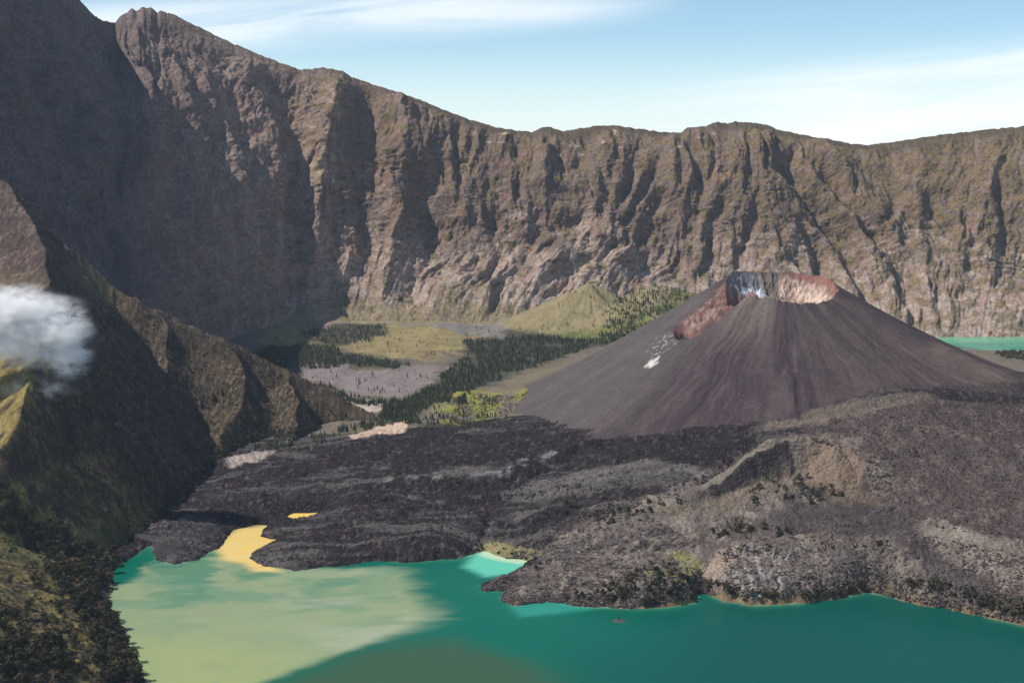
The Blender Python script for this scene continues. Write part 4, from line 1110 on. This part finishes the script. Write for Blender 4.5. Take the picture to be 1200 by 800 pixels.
# low scrub on the hillside and the wall foot: ground cover
bt = []
for sd_ in (81, 82, 83):
    V, Fc, cs = leaf_cloud(sd_, 4.5, 5.5, 5, 7, 1.1, 0.1); bt.append((V, Fc))
HP = scatter([[(135,345),(200,378),(280,410),(330,440),(430,500),(400,512),(300,530),(240,560),(180,630),(130,650),(60,600),(60,400)]], 4200, hfn, 1900, 3300, noise=40, thr=-0.22, seed=91, zmin=6)
HP2 = scatter([[(300,505),(420,497),(430,502),(350,522),(260,545),(180,635),(150,645),(200,570)]], 900, hfn, 2000, 3300, seed=92, zmin=4)
HP3 = scatter([[(-5,560),(130,650),(170,800),(-5,800)]], 900, hfn, 1250, 2500, noise=24, thr=0.0, seed=93, zmin=2)
o = mass('hillside_scrub', np.vstack([HP, HP3]), bt, M_mass, 0.35, 1.15, (0.04, 0.04, 0.022), (0.105, 0.09, 0.042), 94)
o['label'] = 'low brown and olive scrub covering the steep left hillside'
o = mass('foot_scrub', HP2, bt, M_mass, 0.8, 1.9, (0.045, 0.045, 0.025), (0.09, 0.08, 0.045), 95)
o['label'] = 'dark bushes massed along the foot of the shaded hillside'
YP = scatter([[(520,500),(545,460),(600,465),(640,452),(600,480),(590,498),(560,502)], [(440,498),(500,478),(520,500)]], 700, gfn, 2700, 4200, seed=96, zmin=4)
o = mass('yellow_scrub', YP, bt, M_mass, 0.35, 0.9, (0.045, 0.052, 0.022), (0.15, 0.14, 0.045), 97)
o['label'] = 'yellow-green scrub on the knolls left of the cone'
FR = scatter([[(1165,414),(1205,410),(1205,424),(1180,420)]], 160, gfn, 3600, 4700, seed=98, zmin=1)
if len(FR) > 5:
    o = mass('far_shore_scrub', FR, bt, M_mass, 1.2, 2.2, (0.04, 0.04, 0.02), (0.09, 0.075, 0.035), 99)
    o['label'] = 'dark scrub on the far shore where the lake reappears behind the cone'

# ------------------------------------------------------------------ rubble
def rock(seed):
    g = np.random.default_rng(seed)
    V = np.array([(x, y, z) for z in (-0.6, 0.6) for x, y in ((-1, -1), (1, -1), (1, 1), (-1, 1))], float)*g.uniform(0.55, 1.15, (8, 3))
    return V, np.array([(0,3,2,1),(4,5,6,7),(0,1,5,4),(1,2,6,5),(2,3,7,6),(3,0,4,7)])
rocks = [rock(i) for i in range(5)]
RPL = scatter([[(180,655),(200,610),(400,560),(700,520),(880,515),(840,560),(640,640),(300,660)]], 9000, gfn, 1900, 3300, seed=105)
RP = np.vstack([
 scatter([[(562,690),(610,665),(680,640),(780,650),(820,668),(840,696),(740,712),(600,710)]], 9000, gfn, 1700, 2700, seed=101),
 scatter([[(590,655),(680,600),(740,590),(820,640),(680,650)]], 5000, gfn, 1800, 2800, seed=102),
 scatter([[(900,505),(1080,470),(1205,470),(1205,640),(1020,600),(1015,530)]], 9000, gfn, 1900, 3300, seed=103),
 scatter([[(840,640),(1000,610),(1205,650),(1205,730),(1000,690),(860,700)]], 6000, gfn, 1700, 2900, seed=104)])
M_rub = mat('rubble_rock', spec=0.03, scale=0.5, amp=0.3, bump=0.3, bdist=0.5)
o = mass('lava_rubble', RP, rocks, M_rub, 0.7, 2.3, (0.035, 0.027, 0.028), (0.14, 0.115, 0.10), 106)
o['label'] = 'blocky brown-grey lava rubble strewn over the older flows on the right'
o = mass('lava_rubble', RPL, rocks, M_rub, 0.7, 2.2, (0.02, 0.016, 0.018), (0.07, 0.06, 0.058), 107)
o['label'] = 'blocky black lava rubble strewn over the dark tongue on the left'

# islet off the middle shore
ip = PZ(725, 727, 0)
root = bpy.data.objects.new('islet', None); C.objects.link(root); root.location = tuple(ip)
root['label'] = 'tiny low islet with one dark tree off the middle shore'; root['category'] = 'islet'
th_ = np.linspace(0, 2*math.pi, 28, endpoint=False); rr_ = np.linspace(0, 1, 8)
A_, R_ = np.meshgrid(th_, rr_)
q = 1+0.25*gn(np.cos(A_)*2, np.sin(A_)*2, 3)
Vx = A_*0+11*R_*q*np.cos(A_); Vy = 9*R_*q*np.sin(A_); Vz = 1.3*(1-R_**2)-0.3+0.2*gn(Vx/2, Vy/2, 4)
V = np.stack([Vx, Vy, Vz], -1).reshape(-1, 3)
new_mesh('rock_base', V, grid_faces(8, 28, True), M_rub, np.full((len(V), 3), 0.07), parent=root)
V, Fc, cs = leaf_cloud(120, 7.0, 4.2, 9, 26, 0.45, 0.05); new_mesh('tree', V, Fc, M_leafC, parent=root)

# ------------------------------------------------------------------ cloud in front of the left hillside
def cloud_mat():
    m = bpy.data.materials.new('cloud_vapour'); t, N, L = nodes_of(m)
    out = N.new('ShaderNodeOutputMaterial'); pv = N.new('ShaderNodeVolumePrincipled')
    pv.inputs['Color'].default_value = (1, 1, 1, 1); pv.inputs['Anisotropy'].default_value = 0.0
    tc = N.new('ShaderNodeTexCoord')
    def mth(op, a, b=None, clamp=False):
        n = N.new('ShaderNodeMath'); n.operation = op; n.use_clamp = clamp
        for i, v in enumerate((a, b)):
            if v is None: continue
            if isinstance(v, (int, float)): n.inputs[i].default_value = v
            else: L.new(v, n.inputs[i])
        return n.outputs[0]
    n1 = N.new('ShaderNodeTexNoise'); n1.inputs['Scale'].default_value = 0.03; n1.inputs['Detail'].default_value = 6; n1.inputs['Roughness'].default_value = 0.62; n1.inputs['Distortion'].default_value = 0.3
    mp = N.new('ShaderNodeMapping'); mp.inputs['Scale'].default_value = (0.8, 1, 1.25)
    L.new(tc.outputs['Object'], mp.inputs['Vector']); L.new(mp.outputs[0], n1.inputs['Vector'])
    acc = None
    for (cx, cz, rx, rz, k) in CLOUD:
        v = N.new('ShaderNodeVectorMath'); v.operation = 'SUBTRACT'; L.new(tc.outputs['Object'], v.inputs[0]); v.inputs[1].default_value = (cx, 0, cz)
        w = N.new('ShaderNodeVectorMath'); w.operation = 'DIVIDE'; L.new(v.outputs[0], w.inputs[0]); w.inputs[1].default_value = (rx, 38, rz)
        l = N.new('ShaderNodeVectorMath'); l.operation = 'LENGTH'; L.new(w.outputs[0], l.inputs[0])
        f = mth('MULTIPLY', mth('SUBTRACT', 1.0, l.outputs['Value']), k)
        acc = f if acc is None else mth('MAXIMUM', acc, f)
    n2 = N.new('ShaderNodeTexNoise'); n2.inputs['Scale'].default_value = 0.11; n2.inputs['Detail'].default_value = 5; n2.inputs['Roughness'].default_value = 0.7; n2.inputs['Distortion'].default_value = 1.2
    L.new(mp.outputs[0], n2.inputs['Vector'])
    nn = mth('ADD', mth('MULTIPLY', mth('SUBTRACT', n1.outputs['Fac'], 0.5), 3.4), mth('MULTIPLY', mth('SUBTRACT', n2.outputs['Fac'], 0.5), 2.4))
    e = mth('ADD', mth('MULTIPLY', acc, 0.75), nn)
    fall = mth('MULTIPLY', acc, 1.1, True)
    dn = mth('MULTIPLY', mth('MULTIPLY', mth('SUBTRACT', e, 0.05), 0.9, True), mth('MULTIPLY', fall, fall))
    L.new(mth('MULTIPLY', dn, 0.4), pv.inputs['Density'])
    L.new(pv.outputs[0], out.inputs['Volume']); return m
cl = PY(40, 400, 2330)
def rel(px, py): p = PY(px, py, 2330); return p[0]-cl[0], p[2]-cl[2]
CLOUD = []
for (px, py, rx, ry, k) in [(-50,374,130,52,1.4),(20,374,80,50,1.5),(68,385,52,50,1.2),(78,418,44,38,0.9),(45,415,50,24,0.8),(46,455,60,22,0.6),(5,405,60,36,1.0)]:
    a = rel(px, py); CLOUD.append((a[0], a[1], rx*1.40, ry*1.40, k))
bx0, bx1 = -270, 135; bz0, bz1 = -115, 115
bm = [(x, y, z) for z in (bz0, bz1) for x, y in ((bx0, -45), (bx1, -45), (bx1, 45), (bx0, 45))]
o = new_mesh('cloud', bm, [(0,3,2,1),(4,5,6,7),(0,1,5,4),(1,2,6,5),(2,3,7,6),(3,0,4,7)], cloud_mat(), smooth=False)
o.location = tuple(cl); o['kind'] = 'stuff'; o['label'] = 'small white cloud drifting past the shaded left hillside'

# ------------------------------------------------------------------ haze
def haze():
    m = bpy.data.materials.new('haze_air'); t, N, L = nodes_of(m)
    out = N.new('ShaderNodeOutputMaterial'); pv = N.new('ShaderNodeVolumePrincipled')
    pv.inputs['Color'].default_value = (0.60, 0.76, 1.0, 1); pv.inputs['Density'].default_value = HAZE; pv.inputs['Anisotropy'].default_value = 0.1
    L.new(pv.outputs[0], out.inputs['Volume'])
    a = [(x, y, z) for z in (-21, 1750) for x, y in ((-7700, -3100), (7700, -3100), (7700, 8900), (-7700, 8900))]
    o = new_mesh('haze', a, [(0,3,2,1),(4,5,6,7),(0,1,5,4),(1,2,6,5),(2,3,7,6),(3,0,4,7)], m, smooth=False)
    o['kind'] = 'stuff'; o['label'] = 'thin blue morning haze filling the caldera'
HAZE = 0.0000125
haze()
